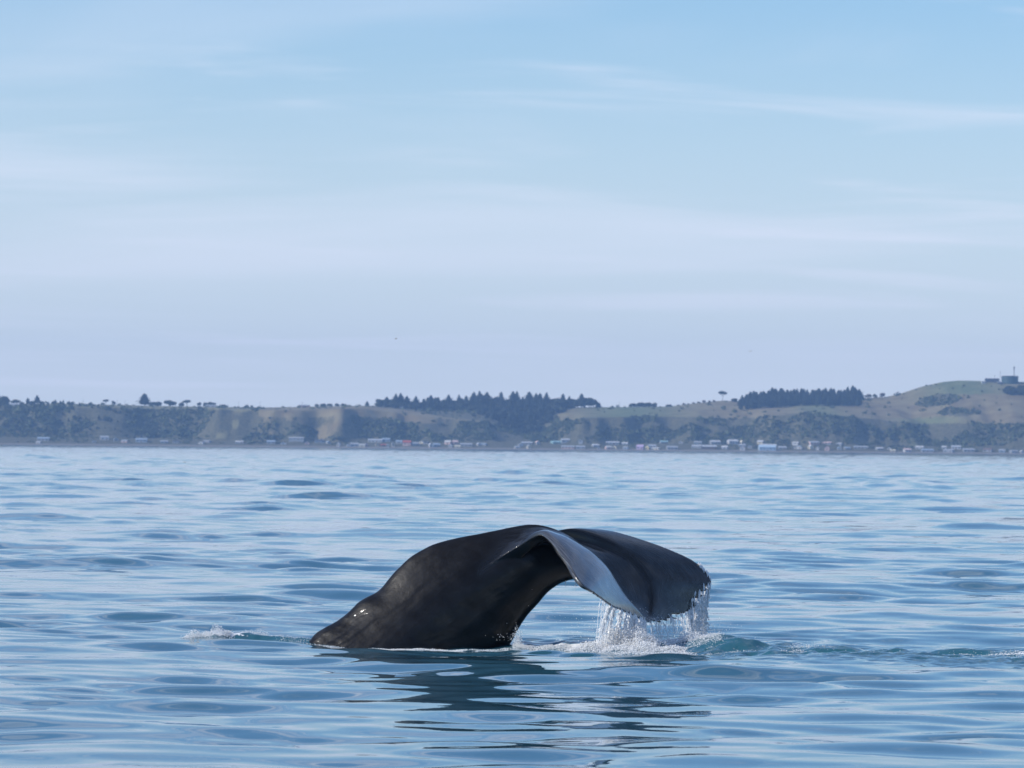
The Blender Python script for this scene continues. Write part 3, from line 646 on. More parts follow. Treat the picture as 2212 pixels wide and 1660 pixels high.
def house(px, by, wpx, hpx, wall, roof, gable, label):
    p = hill_at(px, by, 5032, 5096)
    m = p.y / FPX
    w, hh = wpx * m, hpx * m
    d = max(5.5, min(10, w * 0.9))
    e = empty('house', (p.x, p.y + d * 0.5, p.z - 0.05), label, 'house', 'houses along the shore', random.uniform(-0.35, 0.35) if wpx < 24 else random.uniform(-0.08, 0.08))
    rh = hh * (0.36 if not gable else 0.40); wh = max(hh - rh, 1.6)
    V, Fs = box(-w / 2, w / 2, -d / 2, d / 2, -2.5, wh)
    if gable: V += [(0, -d / 2, wh + rh), (0, d / 2, wh + rh)]; Fs = Fs[:1] + Fs[2:] + [(4, 5, 8), (7, 9, 6), (4, 8, 9, 7), (5, 6, 9, 8)]
    else: V += [(-w / 2, 0, wh + rh), (w / 2, 0, wh + rh)]; Fs = Fs[:1] + Fs[2:] + [(4, 8, 7), (5, 6, 9), (4, 5, 9, 8), (7, 8, 9, 6)]
    add_mesh('wall', V, Fs, PM[wall], e, False)
    o, th = 0.35, 0.22
    if gable:
        R = [(-w / 2 - o, wh - 0.2), (0, wh + rh), (w / 2 + o, wh - 0.2)]
        RV = [(x, s * (d / 2 + o), z + q) for s in (-1, 1) for q in (0.02, th) for x, z in R]
        RF = [(0, 1, 4, 3), (1, 2, 5, 4), (6, 9, 10, 7), (7, 10, 11, 8), (3, 4, 10, 9), (4, 5, 11, 10), (0, 6, 7, 1), (1, 7, 8, 2), (0, 3, 9, 6), (2, 8, 11, 5)]
    else:
        R = [(-d / 2 - o, wh - 0.2), (0, wh + rh), (d / 2 + o, wh - 0.2)]
        RV = [(s * (w / 2 + o), x, z + q) for s in (-1, 1) for q in (0.02, th) for x, z in R]
        RF = [(0, 3, 4, 1), (1, 4, 5, 2), (6, 7, 10, 9), (7, 8, 11, 10), (3, 9, 10, 4), (4, 10, 11, 5), (0, 1, 7, 6), (1, 2, 8, 7), (0, 6, 9, 3), (2, 5, 11, 8)]
    ro = add_mesh('roof', RV, RF, PM[roof], e, False)
    if wpx >= 10 and roof not in ('pale blue',):
        V, Fs = box(w * 0.2, w * 0.2 + 0.7, 0.4, 1.1, wh + rh * 0.5, wh + rh + 0.9); add_mesh('chimney', V, Fs, PM['brown'], ro, False)
    nw = max(1, int(w / 3.2)); sc_ = min(1.0, (wh - 0.6) / 1.7)
    for i in range(nw):
        wx = (i + 0.5) / nw * w - w / 2
        if i == nw // 2 and nw > 1:
            q = link('door', DOOR, e, (wx, -d / 2 - 0.03, 0)); q.scale = (1, 1, min(1, (wh - 0.2) / 2.0))
        else:
            q = link('window', WIN, e, (wx, -d / 2 - 0.03, wh * 0.55)); q.scale = (1, 1, sc_)
    q = link('window', WIN, e, (-w / 2 - 0.03, 0, wh * 0.55)); q.rotation_euler = (0, 0, math.pi / 2); q.scale = (1, 1, sc_)
    return e
for a, b, phrase in SEG:
    grp = sorted([h for h in HOUSES if a <= h[0] < b], key=lambda h: h[0])
    for i, h in enumerate(grp):
        lab = SPECIAL.get(h[0]) or '%s house, %s roof, %s from left %s' % (h[4], h[5], ORD[i], phrase)
        house(*h, lab)
def clifftop_house(px, by, wpx, hpx, wall, roof, label, Y=5338, name='shed'):
    p = at(px, by, Y); m = Y / FPX; w, hh, d = wpx * m, hpx * m, 6.0
    e = empty(name, (p.x, Y, tz(p.x, Y) - 0.1), label, 'building', None, 0.06)
    V, Fs = box(-w / 2, w / 2, -d / 2, d / 2, -1.5, hh * 0.68); add_mesh('wall', V, Fs, PM[wall], e, False)
    V = [(-w / 2 - .3, -d / 2 - .3, hh * .68 + .02), (w / 2 + .3, -d / 2 - .3, hh * .68 + .02), (w / 2 + .3, d / 2 + .3, hh * .68 + .02), (-w / 2 - .3, d / 2 + .3, hh * .68 + .02), (-w / 2, 0, hh), (w / 2, 0, hh)]
    add_mesh('roof', V, [(0, 3, 2, 1), (0, 1, 5, 4), (2, 3, 4, 5), (0, 4, 3), (1, 2, 5)], PM[roof], e, False)
    for i in range(max(2, int(w / 4))): link('window', WIN, e, ((i + .5) / max(2, int(w / 4)) * w - w / 2, -d / 2 - .03, hh * .36))
    return e
clifftop_house(30, 877, 21, 8, 'white', 'silver', 'white clifftop house between dark trees at the left end', 5180, 'clifftop_house')
clifftop_house(455, 880, 22, 5, 'pale', 'silver', 'low pale shed on the left cliff rim under dark trees', 5320)
clifftop_house(657, 879, 24, 5, 'pink', 'grey', 'low brownish shed on the open clifftop left of the bush row', 5340)
h_ = clifftop_house(2143, 824, 30, 8, 'dark', 'dark', 'long dark low building on the hilltop left of the tank', 5355, 'hilltop_building')
clifftop_house(2124, 824, 8, 5, 'white', 'white', 'small bright white hut at the left end of the dark hilltop building', 5345, 'hut')
# water tank on the hilltop
p = at(2181.5, 824, 5350); m = 5350 / FPX
tk = empty('water_tank', (p.x, 5350, tz(p.x, 5350) - 0.3), 'round green water tank on the right hilltop', 'tank')
R, H = 18 * m, 15.5 * m
def lathe(prof, k=40):
    V = [(r * math.cos(6.28318 * i / k), r * math.sin(6.28318 * i / k), z) for r, z in prof for i in range(k)]
    Fs = [(j * k + i, j * k + (i + 1) % k, (j + 1) * k + (i + 1) % k, (j + 1) * k + i) for j in range(len(prof) - 1) for i in range(k)]
    return V, Fs
add_mesh('tank_wall', *lathe([(R, -2), (R, H)]), plain('tank_green', (0.04, 0.075, 0.075), 0.5, 0.1), tk)
add_mesh('tank_rim', *lathe([(R + 0.02, H - 0.5), (R + 0.25, H - 0.4), (R + 0.25, H + 0.05), (R - 0.3, H + 0.1)]), PM['dark'], tk)
add_mesh('tank_roof', *lathe([(R - 0.28, H + 0.02), (R * 0.5, H + 0.35), (0.01, H + 0.5)]), PM['grey'], tk)
def mast(px, base, top, rad, label, Y=5346, head=False, name='antenna_mast'):
    p = at(px, base, Y); z = tz(p.x, Y); q = at(px, top, Y)
    e = empty(name, (p.x, Y, z - 0.3), label, 'mast' if 'mast' in name else 'pole'); h = q.z - z + 0.3
    add_mesh('pole', *lathe([(rad, -0.5), (rad * 0.8, h), (0.01, h + 0.02)], 8), PM['dark'], e)
    if head: add_mesh('antenna', *lathe([(0.01, h * 0.8), (0.75, h * 0.81), (0.75, h * 0.99), (0.01, h)], 10), PM['dark'], e)
    else:
        V, Fs = box(-0.9, 0.9, -0.08, 0.08, h * 0.9, h * 0.9 + 0.16); add_mesh('crossarm', V, Fs, PM['dark'], e, False)
    return e
mast(2190.5, 812, 792, 0.42, 'tall mast with a thick head rising behind the tank', 5357, True)
mast(2161, 824, 802, 0.2, 'thin antenna mast between dark hilltop building and tank')
mast(2149, 824, 811, 0.14, 'short thin antenna behind the dark hilltop building')
clifftop_house(2160, 824, 11, 5, 'dark', 'grey', 'small dark equipment hut at the foot of the thin mast', 5342, 'equipment_hut')
for px, t, lab in ((179, 863, 'utility pole alone on the left rim, leftmost of the poles'), (253, 864, 'utility pole right of the dense upright tree on the left rim'), (270, 866, 'first of two close utility poles on the bare left rim'), (294, 867, 'second of two close utility poles on the bare left rim'), (516, 868, 'thin utility pole at the right end of the bare left rim'), (562, 868, 'thin utility pole above the tan cliff'), (653, 869, 'utility pole rising beside the brownish clifftop shed'), (1338, 869, 'thin lone utility pole on the green field skyline'), (1957, 846, 'thin utility pole at the left foot of the tank hill'), (2047, 826, 'thin utility pole halfway up the tank hill skyline')):
    mast(px, 880, t, 0.13, lab, 5345, False, 'utility_pole')

# ------------------------------------------------------------------ the whale
def cr(pts, n, teeth=None):                   # Catmull-Rom through rows of points -> n samples
    P = np.asarray(pts, float); m = len(P)
    t = np.linspace(0, m - 1, n); i = np.clip(t.astype(int), 0, m - 2); f = (t - i)[:, None]
    g = lambda j: P[np.clip(j, 0, m - 1)]
    p0, p1, p2, p3 = g(i - 1), g(i), g(i + 1), g(i + 2)
    return 0.5 * (2 * p1 + (p2 - p0) * f + (2 * p0 - 5 * p1 + 4 * p2 - p3) * f ** 2 + (3 * p1 - p0 - 3 * p2 + p3) * f ** 3)
def W3(l): return np.array([at(a, b, Y0 + c)[:] for a, b, c in l])
# tail stock: rings between a dorsal and a ventral point
STK = [((590, 1436), (890, 1650), 0.60), ((676, 1378), (985, 1560), 0.57), ((694, 1364), (1000, 1530), 0.56), ((733, 1344), (1022, 1500), 0.54), ((759, 1321), (1040, 1470), 0.52), ((770, 1306), (1055, 1450), 0.50), ((785, 1293), (1070, 1430), 0.49), ((809, 1286), (1085, 1414), 0.475), ((820, 1278), (1094, 1402), 0.465), ((841, 1247), (1104, 1389), 0.45), ((865, 1221), (1112, 1375), 0.43), ((889, 1202), (1122, 1356), 0.41), ((930, 1178), (1138, 1331), 0.375), ((976, 1165), (1158, 1309), 0.34), ((1041, 1152), (1181, 1282), 0.30), ((1096, 1141), (1205, 1264), 0.265), ((1136, 1133), (1226, 1255), 0.23), ((1167, 1134), (1240, 1252), 0.20), ((1200, 1143), (1256, 1250), 0.165), ((1240, 1163), (1285, 1252), 0.12), ((1278, 1196), (1312, 1268), 0.07)]
D0 = cr(W3([(*a, 0) for a, b, c in STK]), 150)
for _ in range(14): D0[1:-1] = (D0[:-2] + 2 * D0[1:-1] + D0[2:]) / 4
D = D0.copy()
for _ in range(420): D[1:-1] = (D[:-2] + 2 * D[1:-1] + D[2:]) / 4
bl_ = (0.3 * np.clip((0.55 - np.linspace(0, 1, len(D))) / 0.1, 0, 1))[:, None]; D0 = (1 - bl_) * D0 + bl_ * D
Vn = cr(W3([(*b, 0) for a, b, c in STK]), 150); Wd = cr([(c,) for a, b, c in STK], 150)[:, 0]
KR = 56
th = np.linspace(0, 2 * np.pi, KR, endpoint=False)
cs, sn = np.cos(th), np.sin(th)
body = []
for d, v, w, dk in zip(D, Vn, Wd, D0 - D):
    c, hv = (d + v) / 2, (d - v) / 2
    lat = np.sign(sn) * np.abs(sn) ** 1.0 * w * (1 - 0.38 * np.clip(cs, 0, 1) ** 2 - 0.12 * np.clip(-cs, 0, 1) ** 3)
    body.append(c + cs[:, None] * hv + np.stack([0 * lat, lat, 0 * lat], -1) + dk[None] * (np.clip((cs - 0.45) / 0.55, 0, 1) ** 2)[:, None])
body = np.array(body); nb = len(body)
BV = np.concatenate([body.reshape(-1, 3), [(D[0] + Vn[0]) / 2], [(D[-1] + Vn[-1]) / 2]])
BF = [(i * KR + j, i * KR + (j + 1) % KR, (i + 1) * KR + (j + 1) % KR, (i + 1) * KR + j) for i in range(nb - 1) for j in range(KR)]
BF += [(nb * KR, (j + 1) % KR, j) for j in range(KR)] + [(nb * KR + 1, (nb - 1) * KR + j, (nb - 1) * KR + (j + 1) % KR) for j in range(KR)]
# flukes: far edge, midline, near crest, near rim; 16 stations from root to notch
rimN = W3([(985, 1275, -.16), (1020, 1250, -.33), (1056, 1223, -.325), (1090, 1199, -.32), (1125, 1177, -.40), (1160, 1159, -.62), (1179, 1163, -.90), (1199, 1181, -1.20), (1218, 1204, -1.45), (1232, 1223, -1.65), (1246, 1248, -1.82), (1260, 1265, -1.88), (1276, 1276, -1.78), (1297, 1292, -1.50), (1321, 1310, -1.12), (1340, 1319, -.80), (1366, 1331, -.42), (1399, 1344, -.03)])
crest = W3([(985, 1266, -.14), (1020, 1242, -.28), (1056, 1215, -.27), (1091, 1190, -.26), (1126, 1168, -.30), (1154, 1152, -.43), (1178, 1145, -.56), (1203, 1152, -.62), (1228, 1162, -.66), (1260, 1181, -.66), (1280, 1195, -.64), (1300, 1213, -.60), (1318, 1233, -.55), (1335, 1260, -.48), (1352, 1286, -.40), (1366, 1303, -.32), (1382, 1322, -.2), (1399, 1343, -.02)])
mid = W3([(975, 1200, 0), (1005, 1185, 0), (1040, 1170, 0), (1075, 1156, 0), (1105, 1146, 0), (1136, 1139, 0), (1167, 1139, 0), (1191, 1144, 0), (1215, 1152, 0), (1238, 1164, 0), (1262, 1181, 0), (1280, 1201, 0), (1298, 1228, 0), (1316, 1254, 0), (1336, 1282, 0), (1355, 1304, 0), (1375, 1325, 0), (1398, 1343, 0)])
far = W3([(1000, 1230, .14), (1030, 1210, .16), (1060, 1192, .18), (1095, 1182, .2), (1130, 1177, .25), (1165, 1174, .3), (1200, 1168, .37), (1232, 1157, .47), (1268, 1143, .64), (1322, 1147, .9), (1395, 1168, 1.2), (1468, 1196, 1.5), (1512, 1222, 1.64), (1539, 1262, 1.66), (1520, 1301, 1.45), (1491, 1330, 1.15), (1445, 1343, .65), (1398, 1344, 0)])
val = (mid + crest) / 2
val[4:11, 2] -= 0.05; val[11:17, 2] -= 0.035
body_in = (crest + rimN) / 2
body_in[5:16] += np.array([-0.005, -0.03, 0.03])
fm_ = (mid + far) / 2; fm_[7:16] += np.array([-0.03, -0.06, 0.03])
valF = 0.68 * mid + 0.32 * far
valF[5:17, 2] -= np.array([.02, .05, .085, .11, .10, .075, .05, .035, .03, .02, .015, .01])
NV = 300
rows = [cr(a, NV) for a in (far, fm_, valF, mid, val, crest, body_in, rimN)]
vv = np.linspace(0, 1, NV)
def saw(x, sharp=0.75):
    f = x % 1.0; return np.where(f < sharp, f / sharp, (1 - f) / (1 - sharp))
fe = np.clip((vv - 0.755) / 0.02, 0, 1) * np.clip((1 - vv) / 0.04, 0, 1)
tf = (0.15 * saw(vv * 27 + 0.6 * np.sin(vv * 40), 0.8) + 0.03 * saw(vv * 90, 0.6)) * fe
ne = np.clip((vv - 0.70) / 0.03, 0, 1) * np.clip((1 - vv) / 0.04, 0, 1)
tn = (0.035 * saw(vv * 45, 0.7) + 0.02 * saw(vv * 97 + np.sin(vv * 30), 0.5)) * ne
NU = 73
G = np.stack([cr(np.array([r[i] for r in rows]), NU) for i in range(NV)])      # [v, u, 3]
uu = np.linspace(0, 1, NU)
for i in range(NV):                            # ragged trailing edges: trim each row back along its own surface
    ln = np.linalg.norm(np.diff(G[i], axis=0), axis=1).sum() + 1e-6
    us_ = uu + min(tf[i] / ln, 0.12) * np.clip(1 - uu / 0.2, 0, 1) - min(tn[i] / ln, 0.12) * np.clip(1 - (1 - uu) / 0.2, 0, 1)
    G[i] = np.stack([np.interp(us_, uu, G[i][:, c_]) for c_ in range(3)], -1)
rows[0], rows[7] = G[:, 0], G[:, -1]
du = np.gradient(G, axis=1); dv = np.gradient(G, axis=0)
nrm = np.cross(du, dv); nrm /= np.linalg.norm(nrm, axis=2)[:, :, None] + 1e-9
if nrm[150, 20].dot(np.array([0.7, -0.5, 0.5])) < 0: nrm = -nrm
for _ in range(14):                            # soften normals before using them for thickness
    q = nrm.copy(); q[1:-1] += nrm[:-2] + nrm[2:]; q[:, 1:-1] += nrm[:, :-2] + nrm[:, 2:]
    nrm = q / (np.linalg.norm(q, axis=2)[:, :, None] + 1e-9)
sp = np.sin(np.pi * np.clip(uu, 0.0, 1)) ** 0.55
edge_t = np.interp(vv, [0, 0.14, 0.22, 0.30, 0.42, 0.64, 0.76, 1], [0.26, 0.24, 0.15, 0.09, 0.075, 0.045, 0.026, 0.024])
mid_t = np.interp(vv, [0, 0.3, 0.6, 0.85, 1], [0.20, 0.17, 0.12, 0.07, 0.03])
TH = edge_t[:, None] + (np.maximum(mid_t - edge_t, 0))[:, None] * sp[None]
GB = G - nrm * TH[:, :, None]
gi = np.arange(NV * NU).reshape(NV, NU)
FF = []
for (base, flip) in ((0, False), (NV * NU, True)):
    q = np.stack([gi[:-1, :-1], gi[:-1, 1:], gi[1:, 1:], gi[1:, :-1]], -1).reshape(-1, 4) + base
    FF.append(q[:, ::-1] if flip else q)
per = np.concatenate([gi[0, :], gi[1:, -1], gi[-1, -2::-1], gi[-2:0:-1, 0]])
nx = np.roll(per, -1); o_ = NV * NU
FF.append(np.stack([per, per + o_, nx + o_, nx], -1))
FF = np.concatenate(FF)
WV = np.concatenate([BV, G.reshape(-1, 3), GB.reshape(-1, 3)])
WF = BF + [tuple(q) for q in (FF + len(BV)).tolist()]
tmp = add_mesh('tmp', WV, WF)
bm = bmesh.new(); bm.from_mesh(tmp.data); bmesh.ops.remove_doubles(bm, verts=bm.verts, dist=0.0004); bmesh.ops.recalc_face_normals(bm, faces=bm.faces); bm.to_mesh(tmp.data); bm.free()
md = tmp.modifiers.new('r', 'REMESH'); md.mode = 'VOXEL'; md.voxel_size = 0.0128
sm = tmp.modifiers.new('s', 'SMOOTH'); sm.factor = 0.5; sm.iterations = 4
dg = bpy.context.evaluated_depsgraph_get(); dg.update()
wm = bpy.data.meshes.new_from_object(tmp.evaluated_get(dg))
bpy.data.objects.remove(tmp)
nvw = len(wm.vertices)
co = np.empty(nvw * 3, np.float32); wm.vertices.foreach_get('co', co); co = co.reshape(-1, 3)
no = np.empty(nvw * 3, np.float32); wm.vertices.foreach_get('normal', no); no = no.reshape(-1, 3)
kd = kdtree.KDTree(NV * NU)
sub = [(i, j) for i in range(NV) for j in range(NU)]
for q, (i, j) in enumerate(sub): kd.insert(G[i, j], q)
kd.balance()
fu, fv, fl = np.zeros(nvw), np.zeros(nvw), np.zeros(nvw)
xmin = at(1030, 1200, Y0).x
for q in range(nvw):
    if co[q, 0] > xmin:
        w_ = a_ = b_ = 0.0
        for _, k_, dist in kd.find_n(co[q], 5):
            ww = 1 / (dist * dist + 1e-5); i, j = sub[k_]; w_ += ww; a_ += ww * uu[j]; b_ += ww * vv[i]
            if dist < 0.07: fl[q] = max(fl[q], 1 - max(0.0, dist - 0.02) / 0.05)
        fu[q], fv[q] = a_ / w_, b_ / w_
ed = np.empty(len(wm.edges) * 2, np.int32); wm.edges.foreach_get('vertices', ed); ed = ed.reshape(-1, 2)
deg = np.bincount(ed.ravel(), minlength=nvw) + 1e-9
for _ in range(16):                            # nearest-point coordinates -> smooth ones
    for arr in (fu, fv, fl):
        t_ = np.bincount(ed[:, 0], arr[ed[:, 1]], nvw) + np.bincount(ed[:, 1], arr[ed[:, 0]], nvw)
        arr[:] = 0.4 * arr + 0.6 * t_ / deg
# body-aligned coordinate: along the stock and around it
axis = (at(1100, 1200, Y0) - at(760, 1420, Y0)).normalized()
s_ = co @ np.array(axis[:])
# wrinkled skin: long shallow folds on the stock, fine lumps near the spine
perp = Vector((-axis.z, 0, axis.x)); pz_ = co @ np.array(perp[:])
fold = fbm(s_ * 1.1 + 5, pz_ * 6.0 + 0.5 * fbm(s_ * 2, pz_ * 2, 88, 2), 90, 3)
lump = fbm(s_ * 6, co[:, 2] * 5 + co[:, 1] * 4, 95, 3)
lowl = np.clip((at(830, 1250, Y0).x - co[:, 0]) / 0.9, 0, 1)
disp = (1 - np.clip(fl, 0, 1)) * (0.016 * fold * (0.35 + 2.6 * lowl) + 0.006 * lump * (0.5 + lowl))
co2 = co + no * disp[:, None]
wm.vertices.foreach_set('co', co2.astype(np.float32).ravel()); wm.update()
wm.polygons.foreach_set('use_smooth', np.ones(len(wm.polygons), bool))
wh = bpy.data.objects.new('whale', wm); COL.objects.link(wh)
tag(wh, 'dark wet whale tail arching out of the sea, flukes drooping and streaming water', 'whale')
attr(wh, 'fu', fu); attr(wh, 'fv', fv); attr(wh, 'fl', np.clip(fl, 0, 1)); attr(wh, 'along', s_)
sk = NT('whale_skin')
Pw = sk.pos()
fuv = sk.node('ShaderNodeCombineXYZ'); sk.l.new(sk.attr('fu'), fuv.inputs[0]); sk.l.new(sk.attr('fv'), fuv.inputs[1])
st1 = sk.noise(1.0, 5, sk.scale(fuv.outputs[0], 230, 7, 1), 0.6)
st2 = sk.noise(1.0, 3, sk.scale(fuv.outputs[0], 26, 4, 1), 0.55)
bn = sk.noise(5, 6, Pw, 0.6); bn2 = sk.noise(38, 4, Pw, 0.6); bn3 = sk.noise(1.6, 4, Pw, 0.6)
flk = sk.attr('fl')
cbody = sk.mix(sk.rng(bn3, 0.35, 0.7), (0.0025, 0.0022, 0.0030), (0.0065, 0.0056, 0.0064))
cbody = sk.mix(sk.rng(bn, 0.60, 0.78, 0, 0.55), cbody, (0.014, 0.0125, 0.0135))
cfl = sk.mix(sk.rng(sk.math('ADD', sk.math('MULTIPLY', st1, 0.6), sk.math('MULTIPLY', st2, 0.4)), 0.4, 0.68), (0.004, 0.0043, 0.006), (0.024, 0.026, 0.032))
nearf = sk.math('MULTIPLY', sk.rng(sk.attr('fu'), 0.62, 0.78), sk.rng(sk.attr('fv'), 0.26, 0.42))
cfl = sk.mix(sk.math('MULTIPLY', nearf, sk.rng(st1, 0.36, 0.62)), cfl, (0.12, 0.125, 0.14))  # pale skin streaks, with the near fluke's sky sheen put into the colour
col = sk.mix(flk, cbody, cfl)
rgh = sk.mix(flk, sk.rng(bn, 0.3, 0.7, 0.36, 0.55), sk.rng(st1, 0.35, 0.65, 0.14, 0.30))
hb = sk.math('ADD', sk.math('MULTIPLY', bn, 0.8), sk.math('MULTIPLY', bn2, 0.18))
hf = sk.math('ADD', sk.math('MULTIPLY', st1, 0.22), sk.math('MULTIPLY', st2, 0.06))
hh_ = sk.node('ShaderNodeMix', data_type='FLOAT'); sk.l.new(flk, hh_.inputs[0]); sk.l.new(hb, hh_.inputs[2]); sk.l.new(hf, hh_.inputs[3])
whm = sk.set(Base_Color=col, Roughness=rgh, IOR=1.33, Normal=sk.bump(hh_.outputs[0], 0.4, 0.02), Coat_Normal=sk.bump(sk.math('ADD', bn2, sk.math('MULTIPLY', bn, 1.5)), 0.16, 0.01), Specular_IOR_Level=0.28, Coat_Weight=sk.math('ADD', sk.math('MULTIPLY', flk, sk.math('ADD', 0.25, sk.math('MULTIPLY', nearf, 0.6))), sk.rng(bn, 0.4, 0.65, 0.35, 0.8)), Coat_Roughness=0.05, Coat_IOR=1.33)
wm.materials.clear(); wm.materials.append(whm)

# ------------------------------------------------------------------ falling water, spray and froth
def water_mat(name, trans):
    t = NT(name)
    n = t.noise(60, 2, t.pos())
    t.set(Base_Color=t.mix(n, (0.93, 0.94, 0.95), (0.98, 0.985, 0.99)), Roughness=0.25, IOR=1.333, Transmission_Weight=trans)
    tr = t.node('ShaderNodeBsdfTranslucent'); tr.inputs[0].default_value = (0.95, 0.97, 1, 1)
    mx = t.node('ShaderNodeMixShader'); mx.inputs[0].default_value = 0.3
    t.l.new(t.b.outputs[0], mx.inputs[1]); t.l.new(tr.outputs[0], mx.inputs[2]); t.l.new(mx.outputs[0], t.n['Material Output'].inputs[0])
    return t.m
M_fall = water_mat('falling_water', 0.0)
M_spray = water_mat('spray', 0.0)
M_froth = water_mat('froth', 0.0)
OCT = (np.array([(1, 0, 0), (-1, 0, 0), (0, 1, 0), (0, -1, 0), (0, 0, 1), (0, 0, -1)], float), np.array([(0, 2, 4), (2, 1, 4), (1, 3, 4), (3, 0, 4), (2, 0, 5), (1, 2, 5), (3, 1, 5), (0, 3, 5)]))
ICO0 = ico(1)
wrn = np.random.default_rng(404)
cents, radi = [], []
SV, SF = [], []
def stream(p0, drift, thick, dens, fray=1.0, zend=None):
    """one thread of water from an edge point down to the sea; it breaks up as it falls"""
    z_end = zend if zend is not None else float(water_z(p0[0] + drift[0], p0[1] + drift[1])[0]) - 0.02
    n = int(dens * (p0[2] - z_end) / 0.008)
    ph, am = wrn.uniform(0, 6.28, 3), wrn.uniform(0.3, 1.0, 3)
    m_, k_ = 20, 4                              # the unbroken part: a thin uneven tube
    stop = wrn.uniform(0.55, 1.0)
    for i in range(m_ + 1):
        tt = stop * i / m_
        z = p0[2] + (z_end - p0[2]) * tt
        x = p0[0] + drift[0] * math.sqrt(tt) + 0.010 * fray * tt * math.sin(tt * 9 + ph[0]) * am[0]
        yy = p0[1] + drift[1] * math.sqrt(tt)
        r = 1.3 * thick * (0.55 + 0.55 * abs(math.sin(tt * 13 * am[2] + ph[1])) + 0.3 * wrn.random()) * (1 - 0.8 * (i / m_) ** 3)
        for j in range(k_):
            SV.append((x + r * math.cos(1.571 * j + ph[2]), yy + r * math.sin(1.571 * j + ph[2]), z))
        if i:
            b_ = len(SV) - 2 * k_
            for j in range(k_): SF.append((b_ + j, b_ + (j + 1) % k_, b_ + k_ + (j + 1) % k_, b_ + k_ + j))
    n = int(n * 0.55)
    for i in range(n):
        t = (i + wrn.random()) / max(n, 1)
        keepp = 1.0 - 0.35 * t * fray * (0.5 + 0.5 * math.sin(t * 17 + ph[2]))
        if wrn.random() > keepp: continue
        wob = 0.010 * fray * t * math.sin(t * 9 + ph[0]) * am[0] + 0.006 * fray * math.sin(t * 23 + ph[1]) * am[1] * t
        sp_ = (0.003 + 0.018 * t * fray)
        z = p0[2] + (z_end - p0[2]) * (0.15 * t + 0.85 * t * t if i % 3 else t)
        tt = (p0[2] - z) / max(p0[2] - z_end, 1e-3)
        x = p0[0] + drift[0] * math.sqrt(tt) + wob + wrn.normal(0, sp_); yy = p0[1] + drift[1] * math.sqrt(tt) + wrn.normal(0, sp_)
        r = 1.8 * thick * wrn.uniform(0.5, 1.2) * (1.0 - 0.2 * tt)
        cents.append((x, yy, z)); radi.append((r, r, r * wrn.uniform(1.6, 4.2) * (1 - 0.5 * tt)))
rimc, farc = rows[7], rows[0]
def edge_at(curve, px):
    """point of an edge curve that shows at picture x (trailing half only)"""
    h = curve[int(NV * 0.70):]
    d_ = [abs(PW / 2 + FPX * (Vector(q) - Vector((0, 0, CAMH))).dot(r_) / (Vector(q) - Vector((0, 0, CAMH))).dot(f_) - px) for q in h]
    return h[int(np.argmin(d_))]
for px in np.linspace(1300, 1312, 5): stream(edge_at(rimc, px) + (0, 0, -0.01), (wrn.uniform(-0.10, -0.02), 0), 0.0035, 0.45, 1.3)
for c_, n_, sd, th_, dr in ((1323, 11, 1.2, 0.006, -0.17), (1331, 8, 1.0, 0.005, -0.13), (1344, 18, 1.6, 0.0065, -0.07), (1353, 6, 0.8, 0.006, -0.05), (1363, 24, 1.8, 0.007, -0.03), (1373, 40, 2.2, 0.0075, -0.02), (1384, 22, 1.8, 0.007, -0.01), (1393, 9, 1.5, 0.0065, 0.0)):
    for _ in range(n_): stream(edge_at(rimc, c_ + wrn.normal(0, sd)) + (0, 0, -0.005), (dr + wrn.normal(0, 0.02), wrn.normal(0, 0.05)), th_ * wrn.uniform(0.6, 1.3), wrn.uniform(0.6, 1.2), wrn.uniform(0.8, 1.5))
for px in np.linspace(1402, 1470, 30): stream(edge_at(farc, px + wrn.uniform(-2, 2)) + (0, 0, -0.005), (wrn.uniform(-0.04, 0.12), wrn.uniform(-0.05, 0.05)), 0.0035, 0.35, 1.6)
for px in (1446, 1450, 1470, 1473): stream(edge_at(farc, px), (0.05, 0), 0.005, 0.9, 1.0)
for c_, n_, sd, th_, dr in ((1484, 9, 1.5, 0.005, 0.03), (1491, 16, 1.6, 0.006, 0.02), (1502, 10, 1.5, 0.0055, 0.0), (1510, 24, 2.0, 0.0065, -0.03), (1519, 26, 2.0, 0.007, -0.06), (1528, 28, 2.2, 0.0065, -0.09), (1535, 14, 1.0, 0.006, -0.12)):
    for _ in range(n_): stream(edge_at(farc, c_ + wrn.normal(0, sd)) + (0, 0, -0.005), (dr + wrn.normal(0, 0.025), wrn.normal(0, 0.05)), th_ * wrn.uniform(0.6, 1.3), wrn.uniform(0.6, 1.2), wrn.uniform(0.9, 1.6))
for px, py, hgt in ((1222, 1255, 0.12), (1243, 1252, 0.16), (1247, 1252, 0.1)):
    p = at(px, py, Y0 - 0.05); stream(np.array(p[:]), (0, 0), 0.003, 0.8, 0.4, p.z - hgt)
V, Fa = scatter_blobs(np.array(cents), np.array(radi), OCT, 1, 0.0, 8)
nb_ = len(V)
fw = add_mesh('falling_water', np.concatenate([V, np.array(SV)]), [tuple(q) for q in Fa.tolist()] + [tuple(a + nb_ for a in q) for q in SF], M_fall, smooth=False)
fw['kind'] = 'stuff'; tag(fw, 'white threads of water pouring from the fluke edges into the sea', 'water')
n_fall = len(cents)
